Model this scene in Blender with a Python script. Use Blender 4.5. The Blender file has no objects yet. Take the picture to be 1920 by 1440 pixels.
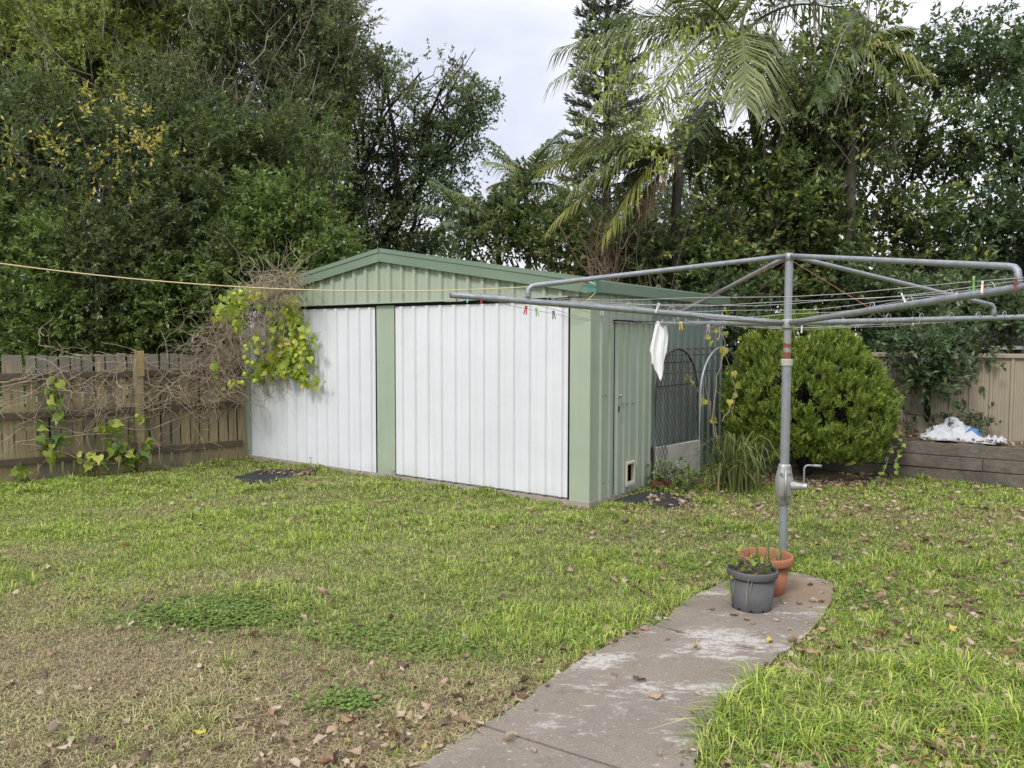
import bpy, bmesh, math, random
import numpy as np
from mathutils import Vector, Matrix, noise as mnoise

R = math.radians
PI = math.pi
rng = np.random.default_rng(7)
random.seed(7)
C = bpy.context.scene.collection

# ------------------------------------------------------------------ camera
FPX, PITCH, ROLL, CAMH = 1460.184, .0569, .0022, 1.56     # focal length for a 1920 px wide frame
cam = bpy.data.cameras.new('camera'); camo = bpy.data.objects.new('camera', cam); C.objects.link(camo)
cam.sensor_width = 36; cam.lens = 36 * FPX / 1920; cam.clip_start = .05; cam.clip_end = 600
camo.location = (0, 0, CAMH)
camo.rotation_euler = (Matrix.Rotation(PI / 2 - PITCH, 3, 'X') @ Matrix.Rotation(ROLL, 3, 'Z')).to_euler()
bpy.context.scene.camera = camo


def ray(px, py):
    u, v = px - 960, py - 720
    cr, sr = math.cos(ROLL), math.sin(ROLL)
    a = (u * cr + v * sr) / FPX; b = -(-u * sr + v * cr) / FPX
    c, s = math.cos(PITCH), math.sin(PITCH)
    return np.array([a, c + b * s, -s + b * c])


def at(px, py, Y):                                # survey: the point at distance Y seen in the photo at px, py
    r = ray(px, py); return np.array([0, 0, CAMH]) + r * (Y / r[1])


def G(px, py, z=0.):                              # survey: the point of the ground seen at px, py
    r = ray(px, py); return np.array([0, 0, CAMH]) + r * ((z - CAMH) / r[2])


# ------------------------------------------------------------------ helpers
class MB:
    """collects shapes into ONE mesh"""
    def __init__(s): s.v = []; s.f = []; s.m = []; s.n = 0

    def add(s, v, f, m=0):
        v = np.asarray(v, float); s.v.append(v)
        for q in f: s.f.append(tuple(int(i) + s.n for i in q)); s.m.append(m)
        s.n += len(v); return s

    def box(s, c, size, ax=None, m=0):
        c = np.asarray(c, float); h = np.asarray(size, float) / 2
        ax = np.eye(3) if ax is None else np.asarray(ax, float)
        v = [c + ax[0] * h[0] * i + ax[1] * h[1] * j + ax[2] * h[2] * k for i in (-1, 1) for j in (-1, 1) for k in (-1, 1)]
        f = [(0, 1, 3, 2), (4, 6, 7, 5), (0, 4, 5, 1), (2, 3, 7, 6), (0, 2, 6, 4), (1, 5, 7, 3)]
        return s.add(v, f, m)

    def tube(s, pts, rad, n=6, m=0, cap=True):
        p = np.asarray(pts, float); k = len(p)
        rad = np.full(k, rad, float) if np.isscalar(rad) else np.asarray(rad, float)
        t = np.gradient(p, axis=0); t /= np.linalg.norm(t, axis=1)[:, None] + 1e-12
        mt = np.abs(t.sum(0))
        ref = np.eye(3)[int(np.argmin(mt))]
        a = np.cross(t, ref); a /= np.linalg.norm(a, axis=1)[:, None] + 1e-12
        b = np.cross(t, a)
        th = np.arange(n) * 2 * PI / n
        ring = (a[:, None] * np.cos(th)[None, :, None] + b[:, None] * np.sin(th)[None, :, None]) * rad[:, None, None] + p[:, None]
        v = ring.reshape(-1, 3)
        f = [(i * n + j, i * n + (j + 1) % n, (i + 1) * n + (j + 1) % n, (i + 1) * n + j) for i in range(k - 1) for j in range(n)]
        if cap: f += [tuple(range(n - 1, -1, -1)), tuple((k - 1) * n + j for j in range(n))]
        return s.add(v, f, m)

    def lathe(s, c, prof, n=32, m=0, sq=None):
        c = np.asarray(c, float); k = len(prof); th = np.arange(n) * 2 * PI / n
        v = [c + np.array([r * math.cos(t), r * math.sin(t), z]) for r, z in prof for t in th]
        f = [(i * n + j, i * n + (j + 1) % n, (i + 1) * n + (j + 1) % n, (i + 1) * n + j) for i in range(k - 1) for j in range(n)]
        return s.add(v, f, m)

    def build(s, name, mats, parent=None, org=None, smooth=False, bevel=0.):
        v = np.concatenate(s.v)
        return mesh_obj(name, v, s.f, mats, parent, org, smooth, np.array(s.m), bevel)


def root_loc(o):
    while o.parent: o = o.parent
    return np.array(o.location)


def finish(name, me, mats, parent, org, smooth):
    for m in (mats if isinstance(mats, (list, tuple)) else [mats]): me.materials.append(m)
    if smooth: me.polygons.foreach_set('use_smooth', np.ones(len(me.polygons), bool))
    o = bpy.data.objects.new(name, me); C.objects.link(o)
    if parent is not None: o.parent = parent
    elif org is not None: o.location = org
    return o


def mesh_obj(name, v, f, mats, parent=None, org=None, smooth=False, mi=None, bevel=0.):
    off = root_loc(parent) if parent is not None else (np.asarray(org, float) if org is not None else np.zeros(3))
    me = bpy.data.meshes.new(name); me.from_pydata((np.asarray(v) - off).tolist(), [], f)
    if mi is not None and mi.any(): me.polygons.foreach_set('material_index', mi.astype(np.int32))
    o = finish(name, me, mats, parent, org, smooth)
    if bevel:
        b = o.modifiers.new('bevel', 'BEVEL'); b.width = bevel; b.segments = 2; b.limit_method = 'ANGLE'
    return o


def tri_obj(name, v, tris, mats, parent=None, org=None, mi=None, smooth=False, attrs=None):
    """big triangle meshes (leaves, blades) straight from arrays"""
    off = root_loc(parent) if parent is not None else (np.asarray(org, float) if org is not None else np.zeros(3))
    me = bpy.data.meshes.new(name); v = np.asarray(v) - off; nt = len(tris)
    me.vertices.add(len(v)); me.vertices.foreach_set('co', v.astype(np.float32).ravel())
    me.loops.add(nt * 3); me.loops.foreach_set('vertex_index', np.asarray(tris, np.int32).ravel())
    me.polygons.add(nt); me.polygons.foreach_set('loop_start', np.arange(nt, dtype=np.int32) * 3)
    try: me.polygons.foreach_set('loop_total', np.full(nt, 3, np.int32))
    except Exception: pass
    if mi is not None: me.polygons.foreach_set('material_index', np.asarray(mi, np.int32))
    for k, a in (attrs or {}).items():
        at_ = me.attributes.new(k, 'FLOAT', 'POINT'); at_.data.foreach_set('value', np.asarray(a, np.float32))
    me.update(calc_edges=True); me.validate()
    return finish(name, me, mats, parent, org, smooth)


def tag(o, label=None, cat=None, group=None, kind=None):
    if label: o['label'] = label
    if cat: o['category'] = cat
    if group: o['group'] = group
    if kind: o['kind'] = kind
    return o


def empty(name, loc, label, cat, group=None):
    o = bpy.data.objects.new(name, None); C.objects.link(o); o.location = [float(x) for x in loc]
    o.empty_display_size = .1
    return tag(o, label, cat, group)


def unit(a):
    a = np.asarray(a, float); return a / (np.linalg.norm(a, axis=-1, keepdims=True) + 1e-12)


def snoise(p, sc, seed=0, octs=3):
    """cheap smooth pseudo noise for arrays of points, about -1..1"""
    r = np.random.default_rng(seed); out = 0; amp = 1; tot = 0
    for o in range(octs):
        for k in range(4):
            w = r.normal(size=3); w /= np.linalg.norm(w)
            out = out + amp * np.sin((p @ w) * sc * r.uniform(.7, 1.4) + r.uniform(0, 6.3)); tot += amp * .5
        sc *= 2.1; amp *= .55
    return out / tot


def in_poly(x, y, poly):
    poly = np.asarray(poly); ins = np.zeros(len(x), bool); n = len(poly); j = n - 1
    for i in range(n):
        xi, yi = poly[i][:2]; xj, yj = poly[j][:2]
        c = ((yi > y) != (yj > y)) & (x < (xj - xi) * (y - yi) / (yj - yi + 1e-12) + xi)
        ins ^= c; j = i
    return ins


# ------------------------------------------------------------------ materials
class NT:
    def __init__(s, name):
        s.m = bpy.data.materials.new(name); s.m.use_nodes = True; s.t = s.m.node_tree
        s.t.nodes.clear(); s.out = s.n('ShaderNodeOutputMaterial')

    def n(s, ty, ins=None, **kw):
        q = s.t.nodes.new(ty)
        for k, v in kw.items(): setattr(q, k, v)
        for k, v in (ins or {}).items():
            if isinstance(v, bpy.types.NodeSocket): s.t.links.new(v, q.inputs[k])
            else: q.inputs[k].default_value = v
        return q

    def tc(s, scale=(1, 1, 1), kind='Object'):
        t = s.n('ShaderNodeTexCoord'); mp = s.n('ShaderNodeMapping', {'Vector': t.outputs[kind], 'Scale': scale})
        return mp.outputs[0]

    def noise(s, scale, vec=None, detail=4, rough=.55, dist=0.):
        i = {'Scale': scale, 'Detail': detail, 'Roughness': rough, 'Distortion': dist}
        if vec is not None: i['Vector'] = vec
        return s.n('ShaderNodeTexNoise', i).outputs['Fac']

    def ramp(s, fac, stops, interp='LINEAR'):
        r = s.n('ShaderNodeValToRGB', {'Fac': fac}); e = r.color_ramp.elements; r.color_ramp.interpolation = interp
        while len(e) > 1: e.remove(e[-1])
        e[0].position = stops[0][0]; e[0].color = col(stops[0][1])
        for p, c in stops[1:]:
            q = e.new(p); q.color = col(c)
        return r.outputs['Color']

    def mix(s, fac, a, b, mode='MIX'):
        q = s.n('ShaderNodeMix', data_type='RGBA', blend_type=mode)
        for sock, v in ((q.inputs[0], fac), (q.inputs[6], a), (q.inputs[7], b)):
            if isinstance(v, bpy.types.NodeSocket): s.t.links.new(v, sock)
            elif sock == q.inputs[0]: sock.default_value = v
            else: sock.default_value = col(v)
        return q.outputs[2]

    def math(s, op, a, b=0., c=0., clamp=False):
        q = s.n('ShaderNodeMath', {0: a, 1: b, 2: c}, operation=op); q.use_clamp = clamp; return q.outputs[0]

    def bump(s, h, strength=.3, dist=.01):
        return s.n('ShaderNodeBump', {'Height': h, 'Strength': strength, 'Distance': dist}).outputs[0]

    def pbr(s, color, rough=.6, metal=0., normal=None, spec=.4, out=True):
        i = {'Base Color': color if isinstance(color, bpy.types.NodeSocket) else col(color), 'Roughness': rough, 'Metallic': metal, 'Specular IOR Level': spec}
        if normal is not None: i['Normal'] = normal
        b = s.n('ShaderNodeBsdfPrincipled', i)
        if out: s.t.links.new(b.outputs[0], s.out.inputs[0])
        return b


def col(c):
    return tuple(c) if len(c) == 4 else (c[0], c[1], c[2], 1.)


def leaf_mat(name, stops, rough=.5, trans=.25, spec=.35):
    t = NT(name); g = t.n('ShaderNodeNewGeometry').outputs['Random Per Island']
    k = {'glossy_leaf': 2.1, 'bright_leaf': 2.1, 'olive_leaf': 2.6, 'lime_tip_leaf': 2.4, 'dark_leaf': 2.6, 'mixed_vine_leaf': 2.1, 'mottled_leaf': 1.9, 'conifer_spray': 1.75, 'palm_leaf': 1.5, 'dark_palm_leaf': 2.2, 'yellowing_palm_leaf': 1.3}.get(name, 1.)
    stops = [(p, tuple(x * k for x in q)) for p, q in stops]
    c = t.ramp(g, stops)
    if 'dry_leaf' in name or 'fallen' in name:
        c = t.mix(t.ramp(t.noise(5. if 'litter' not in name else 60., t.tc(), 4, .7), [(.5, (0, 0, 0)), (.68, (.55, .55, .55))]), c, (.14, .09, .06))
        c = t.mix(t.ramp(t.noise(9. if 'litter' not in name else 110., t.tc(), 3), [(.55, (0, 0, 0)), (.7, (.45, .45, .45))]), c, (.5, .4, .3))
    b = t.pbr(c, rough, spec=spec, out=False)
    tr = t.n('ShaderNodeBsdfTranslucent', {'Color': t.mix(.25, c, (.3, .4, .05), 'MIX')})
    if name in ('olive_leaf', 'lime_tip_leaf', 'dark_leaf', 'mixed_vine_leaf', 'mottled_leaf', 'glossy_leaf', 'bright_leaf'): trans = .42
    mx = t.n('ShaderNodeMixShader', {0: trans, 1: b.outputs[0], 2: tr.outputs[0]})
    t.t.links.new(mx.outputs[0], t.out.inputs[0]); return t.m


def paint_mat(name, c, c2, rough=.45, streak=.22, dirt=(.25, .24, .2), spec=.4, scuff=.06):
    """weathered sheet-metal paint: vertical streaks, blotches, small scuffs, splash dirt low down"""
    t = NT(name)
    v = t.tc((9, 9, .5)); n1 = t.noise(1., v, 5, .6)
    n2 = t.noise(1.3, t.tc(), 4); n3 = t.noise(26, t.tc(), 3)
    base = t.mix(t.ramp(n2, [(.35, (0, 0, 0)), (.7, (1, 1, 1))]), c, c2)
    base = t.mix(t.math('MULTIPLY', t.ramp(n1, [(.5, (0, 0, 0)), (.75, (1, 1, 1))]), streak), base, dirt)
    base = t.mix(t.math('MULTIPLY', t.ramp(n3, [(.66, (0, 0, 0)), (.74, (1, 1, 1))]), scuff * 3), base, dirt)
    z = t.n('ShaderNodeSeparateXYZ', {0: t.n('ShaderNodeNewGeometry').outputs['Position']}).outputs[2]
    low = t.math('SUBTRACT', t.math('MULTIPLY', t.noise(5, t.tc((1, 1, .4)), 4), .36), z)
    base = t.mix(t.math('MULTIPLY', t.ramp(low, [(.0, (0, 0, 0)), (.2, (1, 1, 1))]), .2), base, (.26, .23, .18))
    t.pbr(base, t.math('ADD', t.math('MULTIPLY', n2, .25), rough - .12), spec=spec, normal=t.bump(t.noise(2.6, t.tc(), 3), .45, .02))
    return t.m


def metal_mat(name, c, c2, rough=.45, metal=.75, scale=30):
    t = NT(name); n = t.noise(scale, t.tc(), 5); n2 = t.noise(4, t.tc(), 3)
    base = t.mix(t.ramp(n, [(.35, (0, 0, 0)), (.65, (1, 1, 1))]), c, c2)
    base = t.mix(t.math('MULTIPLY', n2, .35), base, (.16, .15, .14))
    t.pbr(base, t.math('ADD', t.math('MULTIPLY', n, .3), rough - .1), metal, normal=t.bump(n, .12, .003)); return t.m


def simple_mat(name, c, c2, rough=.8, scale=12, bump=.2, metal=0., spec=.3):
    t = NT(name); n = t.noise(scale, t.tc(), 5)
    t.pbr(t.mix(t.ramp(n, [(.3, (0, 0, 0)), (.7, (1, 1, 1))]), c, c2), rough, metal, normal=t.bump(n, bump, .006), spec=spec); return t.m


def wood_mat(name, c, c2, dark, axis=2, rough=.85, per_board=True):
    t = NT(name); sc = [26, 26, 26]; sc[axis] = 1.6
    v = t.tc(tuple(sc)); n = t.noise(1., v, 6, .65, .4)
    base = t.mix(t.ramp(n, [(.3, (0, 0, 0)), (.7, (1, 1, 1))]), c, c2)
    if per_board:
        g = t.n('ShaderNodeNewGeometry').outputs['Random Per Island']
        base = t.mix(t.math('MULTIPLY', g, .55), base, dark)
    n2 = t.noise(2.6, t.tc((1, 1, .5)), 5)
    base = t.mix(t.ramp(n2, [(.48, (0, 0, 0)), (.75, (.8, .8, .8))]), base, dark)
    if name == 'fence_wood':
        g2 = t.n('ShaderNodeNewGeometry').outputs['Random Per Island']
        z = t.n('ShaderNodeSeparateXYZ', {0: t.n('ShaderNodeNewGeometry').outputs['Position']}).outputs[2]
        k = t.math('ADD', z, t.math('MULTIPLY', t.math('ADD', n, g2), .28))
        base = t.mix(t.ramp(t.math('SUBTRACT', k, .5), [(.82, (0, 0, 0)), (1.0, (.75, .75, .75))]), base, (.19, .18, .16))
        base = t.mix(t.ramp(g2, [(.7, (0, 0, 0)), (1, (.6, .6, .6))]), base, (.2, .185, .155))
        base = t.mix(t.ramp(t.noise(38, t.tc((1, 1, .12)), 4, .7), [(.5, (0, 0, 0)), (.7, (.6, .6, .6))]), base, dark)
    t.pbr(base, rough, normal=t.bump(n, .45, .006), spec=.2); return t.m


M = {}
M['white_sheet'] = paint_mat('white_sheet', (.66, .67, .70), (.61, .62, .65), .42, .3, (.52, .51, .48), scuff=.06)
M['green_wall'] = paint_mat('green_wall', (.335, .385, .295), (.3, .355, .27), .5, .3, (.42, .45, .37))
M['green_dark_wall'] = paint_mat('green_side_wall', (.345, .39, .305), (.31, .36, .28), .5, .3, (.42, .45, .37))
M['green_fascia'] = paint_mat('green_fascia', (.145, .205, .145), (.17, .23, .168), .42, .2, (.2, .28, .2))
M['teal'] = simple_mat('teal_patch', (.07, .2, .17), (.1, .24, .2), .5)
M['black_gap'] = simple_mat('plate_and_gap_black', (.012, .012, .012), (.02, .02, .02), .7)  # black of the lock plate; also painted darkness for gaps and holes
M['interior'] = simple_mat('dark_interior', (.02, .02, .02), (.03, .03, .03), .9)
M['screw'] = metal_mat('screw_steel', (.25, .25, .24), (.33, .32, .3))
M['galv'] = metal_mat('galvanised_steel', (.36, .385, .41), (.27, .29, .315), .5, .55, 22)
M['cast'] = metal_mat('cast_alloy', (.47, .47, .46), (.4, .4, .39), .45, .6, 40)
M['rust'] = simple_mat('rusty_iron', (.065, .042, .032), (.04, .03, .026), .85, 30)
M['copper'] = simple_mat('rusty_wire', (.2, .09, .045), (.13, .06, .04), .7, 30)
M['wire'] = metal_mat('line_wire', (.42, .43, .43), (.34, .34, .34), .5, .4)
M['fence_wood'] = wood_mat('fence_wood', (.31, .245, .135), (.42, .345, .205), (.11, .092, .064))
M['rail_wood'] = wood_mat('rail_wood', (.15, .12, .08), (.1, .085, .06), (.05, .045, .035), axis=0)
M['new_wood'] = wood_mat('yellow_post_wood', (.36, .27, .12), (.29, .21, .1), (.2, .16, .09), per_board=False)
M['sleeper'] = wood_mat('sleeper_wood', (.105, .084, .066), (.2, .172, .145), (.045, .038, .032), axis=0)
M['concrete_foot'] = simple_mat('footing_concrete', (.36, .31, .27), (.27, .23, .2), .95, 18, .8)
M['cement_sheet'] = simple_mat('cement_sheet', (.46, .45, .41), (.34, .33, .29), .9, 8, .2)
M['terracotta'] = simple_mat('terracotta', (.33, .135, .07), (.27, .11, .06), .75, 7, .15)
M['grey_plastic'] = simple_mat('grey_plastic', (.075, .076, .079), (.105, .105, .106), .55, 9, .08)
M['soil'] = simple_mat('potting_soil', (.045, .032, .022), (.11, .085, .06), .95, 60, 1.)
M['mat_black'] = simple_mat('black_matting', (.022, .023, .026), (.035, .036, .04), .75, 40, .35)
M['rope'] = simple_mat('yellow_rope', (.66, .55, .33), (.56, .45, .26), .8, 120, .4)
M['towel'] = simple_mat('white_terry', (.8, .8, .81), (.74, .74, .75), .95, 220, .5)
M['tarp'] = simple_mat('white_tarp', (.52, .53, .56), (.4, .41, .44), .6, 5, .3)
M['blue'] = simple_mat('blue_plastic', (.08, .2, .46), (.06, .16, .4), .5)
M['colorbond'] = paint_mat('tan_fence_sheet', (.31, .265, .195), (.27, .23, .17), .5, .25, (.22, .19, .14))
M['brick'] = simple_mat('red_brick', (.22, .08, .045), (.16, .06, .04), .9, 25, .5)
M['house_dark'] = simple_mat('dark_cladding', (.03, .03, .032), (.045, .045, .045), .8, 6)
M['gutter_pale'] = simple_mat('pale_gutter', (.4, .4, .38), (.33, .33, .31), .5)
M['bark'] = simple_mat('bark', (.1, .08, .062), (.055, .045, .036), .95, 16, .8)
M['bark_pale'] = simple_mat('pale_bark', (.36, .32, .27), (.24, .205, .17), .95, 16, .6)
M['dark_bark'] = simple_mat('dark_bark', (.035, .028, .022), (.022, .018, .015), .95, 16, .6)
M['palm_trunk'] = simple_mat('palm_trunk', (.09, .08, .066), (.055, .048, .04), .95, 14, .6)
M['dead_stem'] = simple_mat('dead_vine_stem', (.4, .32, .235), (.2, .155, .115), .9, 9, .3)
M['dry_stem'] = simple_mat('dry_twig', (.3, .22, .16), (.2, .14, .1), .9, 9, .3)
for nm, c in (('red', (.55, .03, .04)), ('teal', (.2, .55, .5)), ('white', (.7, .7, .68)), ('yellow', (.75, .6, .06)), ('pink', (.6, .36, .42)), ('grey', (.16, .15, .14)), ('cream', (.6, .54, .42)), ('green', (.28, .5, .18)), ('maroon', (.22, .05, .05))):
    M['peg_' + nm] = simple_mat('peg_' + nm, c, tuple(x * .85 for x in c), .45, 20, .05)

L_ = {}
L_['glossy'] = leaf_mat('glossy_leaf', [(0, (.022, .033, .014)), (.5, (.042, .059, .024)), (.85, (.07, .09, .034)), (1, (.115, .135, .045))], .38, .2, .5)
L_['bright'] = leaf_mat('bright_leaf', [(0, (.038, .06, .018)), (.6, (.068, .1, .028)), (1, (.13, .17, .045))], .36, .22, .5)
L_['olive'] = leaf_mat('olive_leaf', [(0, (.045, .056, .034)), (.6, (.08, .096, .052)), (1, (.15, .17, .075))], .6, .25, .25)
L_['lime_tip'] = leaf_mat('lime_tip_leaf', [(0, (.10, .125, .035)), (1, (.19, .21, .06))], .55, .28, .3)
L_['dark'] = leaf_mat('dark_leaf', [(0, (.02, .034, .018)), (.7, (.036, .055, .027)), (1, (.08, .10, .048))], .42, .2, .4)
L_['yellow'] = leaf_mat('yellow_leaf', [(0, (.36, .31, .07)), (.6, (.6, .5, .13)), (1, (.3, .31, .07))], .5, .35, .3)
L_['mixed'] = leaf_mat('mixed_vine_leaf', [(0, (.028, .044, .02)), (.5, (.052, .078, .03)), (.8, (.09, .118, .038)), (.95, (.15, .165, .045)), (1, (.3, .25, .06))], .45, .25, .4)
L_['autumn'] = leaf_mat('mottled_leaf', [(0, (.038, .05, .024)), (.55, (.07, .085, .036)), (.85, (.12, .125, .045)), (1, (.2, .15, .05))], .5, .25, .35)
L_['palm'] = leaf_mat('palm_leaf', [(0, (.09, .115, .04)), (.6, (.14, .165, .065)), (1, (.21, .22, .09))], .42, .3, .45)
L_['palm_yellow'] = leaf_mat('yellowing_palm_leaf', [(0, (.15, .17, .045)), (.6, (.26, .26, .07)), (1, (.36, .33, .12))], .45, .35, .4)
L_['palm_dark'] = leaf_mat('dark_palm_leaf', [(0, (.035, .055, .025)), (1, (.075, .095, .04))], .42, .25, .45)
L_['palm_dead'] = leaf_mat('dead_palm_leaf', [(0, (.16, .12, .08)), (1, (.26, .19, .12))], .8, .2, .2)
L_['pine'] = leaf_mat('pine_needle', [(0, (.06, .075, .055)), (1, (.11, .125, .085))], .6, .1, .3)
L_['conifer'] = leaf_mat('conifer_spray', [(0, (.045, .075, .014)), (.45, (.08, .12, .02)), (.8, (.13, .175, .027)), (.97, (.2, .24, .04)), (1, (.2, .13, .05))], .6, .22, .25)
L_['vine'] = leaf_mat('vine_leaf', [(0, (.14, .22, .025)), (.4, (.3, .4, .045)), (.85, (.48, .54, .07)), (1, (.6, .54, .09))], .45, .35, .4)
L_['vine_low'] = leaf_mat('fence_vine_leaf', [(0, (.06, .12, .025)), (.4, (.22, .31, .045)), (1, (.44, .47, .08))], .45, .3, .4)
L_['fruit'] = leaf_mat('passionfruit_skin', [(0, (.2, .3, .05)), (1, (.42, .45, .06))], .35, .05, .5)
L_['clover'] = leaf_mat('clover_leaf', [(0, (.085, .15, .03)), (.6, (.155, .24, .05)), (1, (.25, .33, .08))], .6, .25, .3)
L_['lemon_grass'] = leaf_mat('long_grass_blade', [(0, (.045, .07, .02)), (.5, (.1, .135, .04)), (.85, (.2, .22, .075)), (1, (.4, .34, .17))], .5, .3, .3)
L_['onion'] = leaf_mat('onion_shoot', [(0, (.1, .2, .06)), (1, (.16, .28, .1))], .4, .2, .4)
L_['litter'] = leaf_mat('dry_leaf_litter', [(0, (.09, .06, .042)), (.25, (.23, .155, .105)), (.55, (.36, .26, .175)), (.88, (.5, .4, .3)), (.97, (.27, .15, .08)), (1, (.5, .42, .1))], .75, .12, .2)
L_['leaf_brown'] = leaf_mat('dry_leaf_brown', [(0, (.33, .23, .15)), (1, (.42, .30, .2))], .7, .12, .25)
L_['leaf_pale'] = leaf_mat('dry_leaf_pale', [(0, (.4, .315, .23)), (1, (.5, .405, .305))], .7, .12, .25)
L_['leaf_dark'] = leaf_mat('dry_leaf_dark', [(0, (.09, .06, .042)), (1, (.13, .09, .06))], .7, .1, .25)
L_['leaf_rust'] = leaf_mat('dry_leaf_rust', [(0, (.29, .16, .095)), (1, (.33, .19, .115))], .65, .12, .25)
L_['leaf_yellow'] = leaf_mat('fallen_yellow_leaf', [(0, (.55, .43, .07)), (1, (.6, .5, .11))], .6, .2, .25)


def ground_mat():
    t = NT('lawn_soil'); a = t.n('ShaderNodeAttribute', attribute_name='dry').outputs['Fac']
    n = t.noise(9, t.tc(), 6, .65); n2 = t.noise(75, t.tc(), 5, .7); n3 = t.noise(2.2, t.tc(), 4)
    green = t.mix(n3, (.12, .135, .05), (.21, .21, .085))
    soil = t.mix(n, (.12, .09, .06), (.26, .2, .13))
    straw = t.mix(n2, (.2, .155, .09), (.42, .34, .21))
    dry = t.mix(t.ramp(n, [(.4, (0, 0, 0)), (.62, (1, 1, 1))]), soil, straw)
    f = t.math('ADD', a, t.math('MULTIPLY', t.math('SUBTRACT', n, .5), .9), clamp=True)
    c = t.mix(f, green, dry)
    c = t.mix(t.ramp(n2, [(.3, (.8, .8, .8)), (.5, (0, 0, 0))]), c, (.05, .04, .028))
    t.pbr(c, .95, normal=t.bump(n2, .9, .03), spec=.15); return t.m


def blade_mat():
    t = NT('grass_blade'); a = t.n('ShaderNodeAttribute', attribute_name='dry').outputs['Fac']
    g = t.n('ShaderNodeNewGeometry').outputs['Random Per Island']
    gr = t.ramp(g, [(0, (.08, .135, .028)), (.25, (.175, .29, .042)), (.62, (.36, .485, .07)), (.86, (.58, .64, .14)), (.94, (.58, .52, .27)), (1, (.22, .16, .09))])
    dr = t.ramp(g, [(0, (.2, .16, .085)), (.45, (.42, .34, .19)), (.8, (.6, .5, .32)), (1, (.3, .34, .1))])
    c = t.mix(a, gr, dr)
    b = t.pbr(c, .55, spec=.25, out=False)
    tr = t.n('ShaderNodeBsdfTranslucent', {'Color': c})
    mx = t.n('ShaderNodeMixShader', {0: .3, 1: b.outputs[0], 2: tr.outputs[0]}); t.t.links.new(mx.outputs[0], t.out.inputs[0]); return t.m


def path_mat():
    t = NT('old_concrete'); p = t.n('ShaderNodeNewGeometry').outputs['Position']
    n = t.noise(3.2, p, 6, .6); f = t.noise(95, p, 4, .7); sp = t.noise(240, p, 2)
    base = t.mix(n, (.165, .14, .115), (.29, .25, .205))
    base = t.mix(t.ramp(f, [(.35, (.55, .55, .55)), (.55, (0, 0, 0))]), base, (.12, .098, .076))
    # pale worn patches: stretched along one diagonal like old lime wash
    mp = t.n('ShaderNodeMapping', {'Vector': p, 'Rotation': (0, 0, R(22)), 'Scale': (1.1, 2.6, 1)}).outputs[0]
    big = t.noise(1.35, mp, 2, .5); sm = t.noise(9, mp, 6, .68, .5)
    s = t.math('ADD', t.math('MULTIPLY', big, .62), t.math('MULTIPLY', sm, .55))
    w = t.ramp(s, [(.615, (0, 0, 0)), (.70, (1, 1, 1))])
    w = t.math('MULTIPLY', w, t.ramp(t.noise(42, p, 4, .7), [(.36, (.1, .1, .1)), (.52, (1, 1, 1))]))
    base = t.mix(t.ramp(t.noise(17, p, 5, .7), [(.55, (0, 0, 0)), (.72, (.55, .55, .55))]), base, (.11, .092, .075))
    base = t.mix(t.math('MULTIPLY', w, .8), base, t.mix(f, (.4, .375, .345), (.55, .52, .48)))
    spk = t.ramp(t.noise(55, p, 3, .6), [(.66, (0, 0, 0)), (.7, (.7, .7, .7))]); base = t.mix(spk, base, (.5, .47, .43))
    # earth washed over the round end of the path
    d = t.n('ShaderNodeVectorMath', {0: p, 1: (1.78, 4.72, .02)}, operation='DISTANCE').outputs['Value']
    e = t.math('ADD', t.math('MULTIPLY', d, 1.5), t.math('MULTIPLY', n, .9))
    base = t.mix(t.ramp(e, [(.75, (.8, .8, .8)), (1.35, (0, 0, 0))]), base, t.mix(f, (.17, .115, .075), (.3, .215, .15)))
    t.pbr(base, .92, normal=t.bump(t.math('ADD', f, t.math('MULTIPLY', sp, .5)), .5, .006), spec=.2); return t.m


def pole_mat():
    """galvanised tube with rust bands of its own"""
    t = NT('rust_banded_tube'); p = t.n('ShaderNodeNewGeometry').outputs['Position']
    z = t.n('ShaderNodeSeparateXYZ', {0: p}).outputs[2]; n = t.noise(24, p, 5, .7)
    zz = t.math('ADD', z, t.math('MULTIPLY', t.math('SUBTRACT', n, .5), .07))
    def band(c, h): return t.math('LESS_THAN', t.math('ABSOLUTE', t.math('SUBTRACT', zz, c)), h)
    k = t.math('MAXIMUM', band(1.455, .032), band(1.525, .014))
    c = t.mix(t.noise(30, p, 4), (.27, .29, .31), (.36, .38, .4))
    c = t.mix(t.math('MULTIPLY', band(1.5, .11), .5), c, (.33, .3, .25))
    c = t.mix(k, c, (.2, .07, .04))
    t.pbr(c, .55, t.math('SUBTRACT', .5, t.math('MULTIPLY', k, .5)), normal=t.bump(n, .2, .004)); return t.m


M['ground'] = ground_mat(); M['blade'] = blade_mat(); M['path'] = path_mat(); M['pole'] = pole_mat()

# ------------------------------------------------------------------ world and sun
SC = bpy.context.scene
w = bpy.data.worlds.new('World'); SC.world = w; w.use_nodes = True
nt = w.node_tree; nt.nodes.clear()
def wn(ty, ins=None, **kw):
    q = nt.nodes.new(ty)
    for k, v in kw.items(): setattr(q, k, v)
    for k, v in (ins or {}).items():
        if isinstance(v, bpy.types.NodeSocket): nt.links.new(v, q.inputs[k])
        else: q.inputs[k].default_value = v
    return q
SUN_DIR = Vector((.42, .66, -.80)).normalized()
sun_el = math.asin(-SUN_DIR.z); sun_az = math.atan2(-SUN_DIR.x, -SUN_DIR.y)
sky = wn('ShaderNodeTexSky', sky_type='NISHITA', sun_disc=False, sun_elevation=sun_el, sun_rotation=sun_az % (2 * PI))
b1 = wn('ShaderNodeBackground', {'Color': sky.outputs[0], 'Strength': .1})
tc = wn('ShaderNodeTexCoord')
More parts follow.
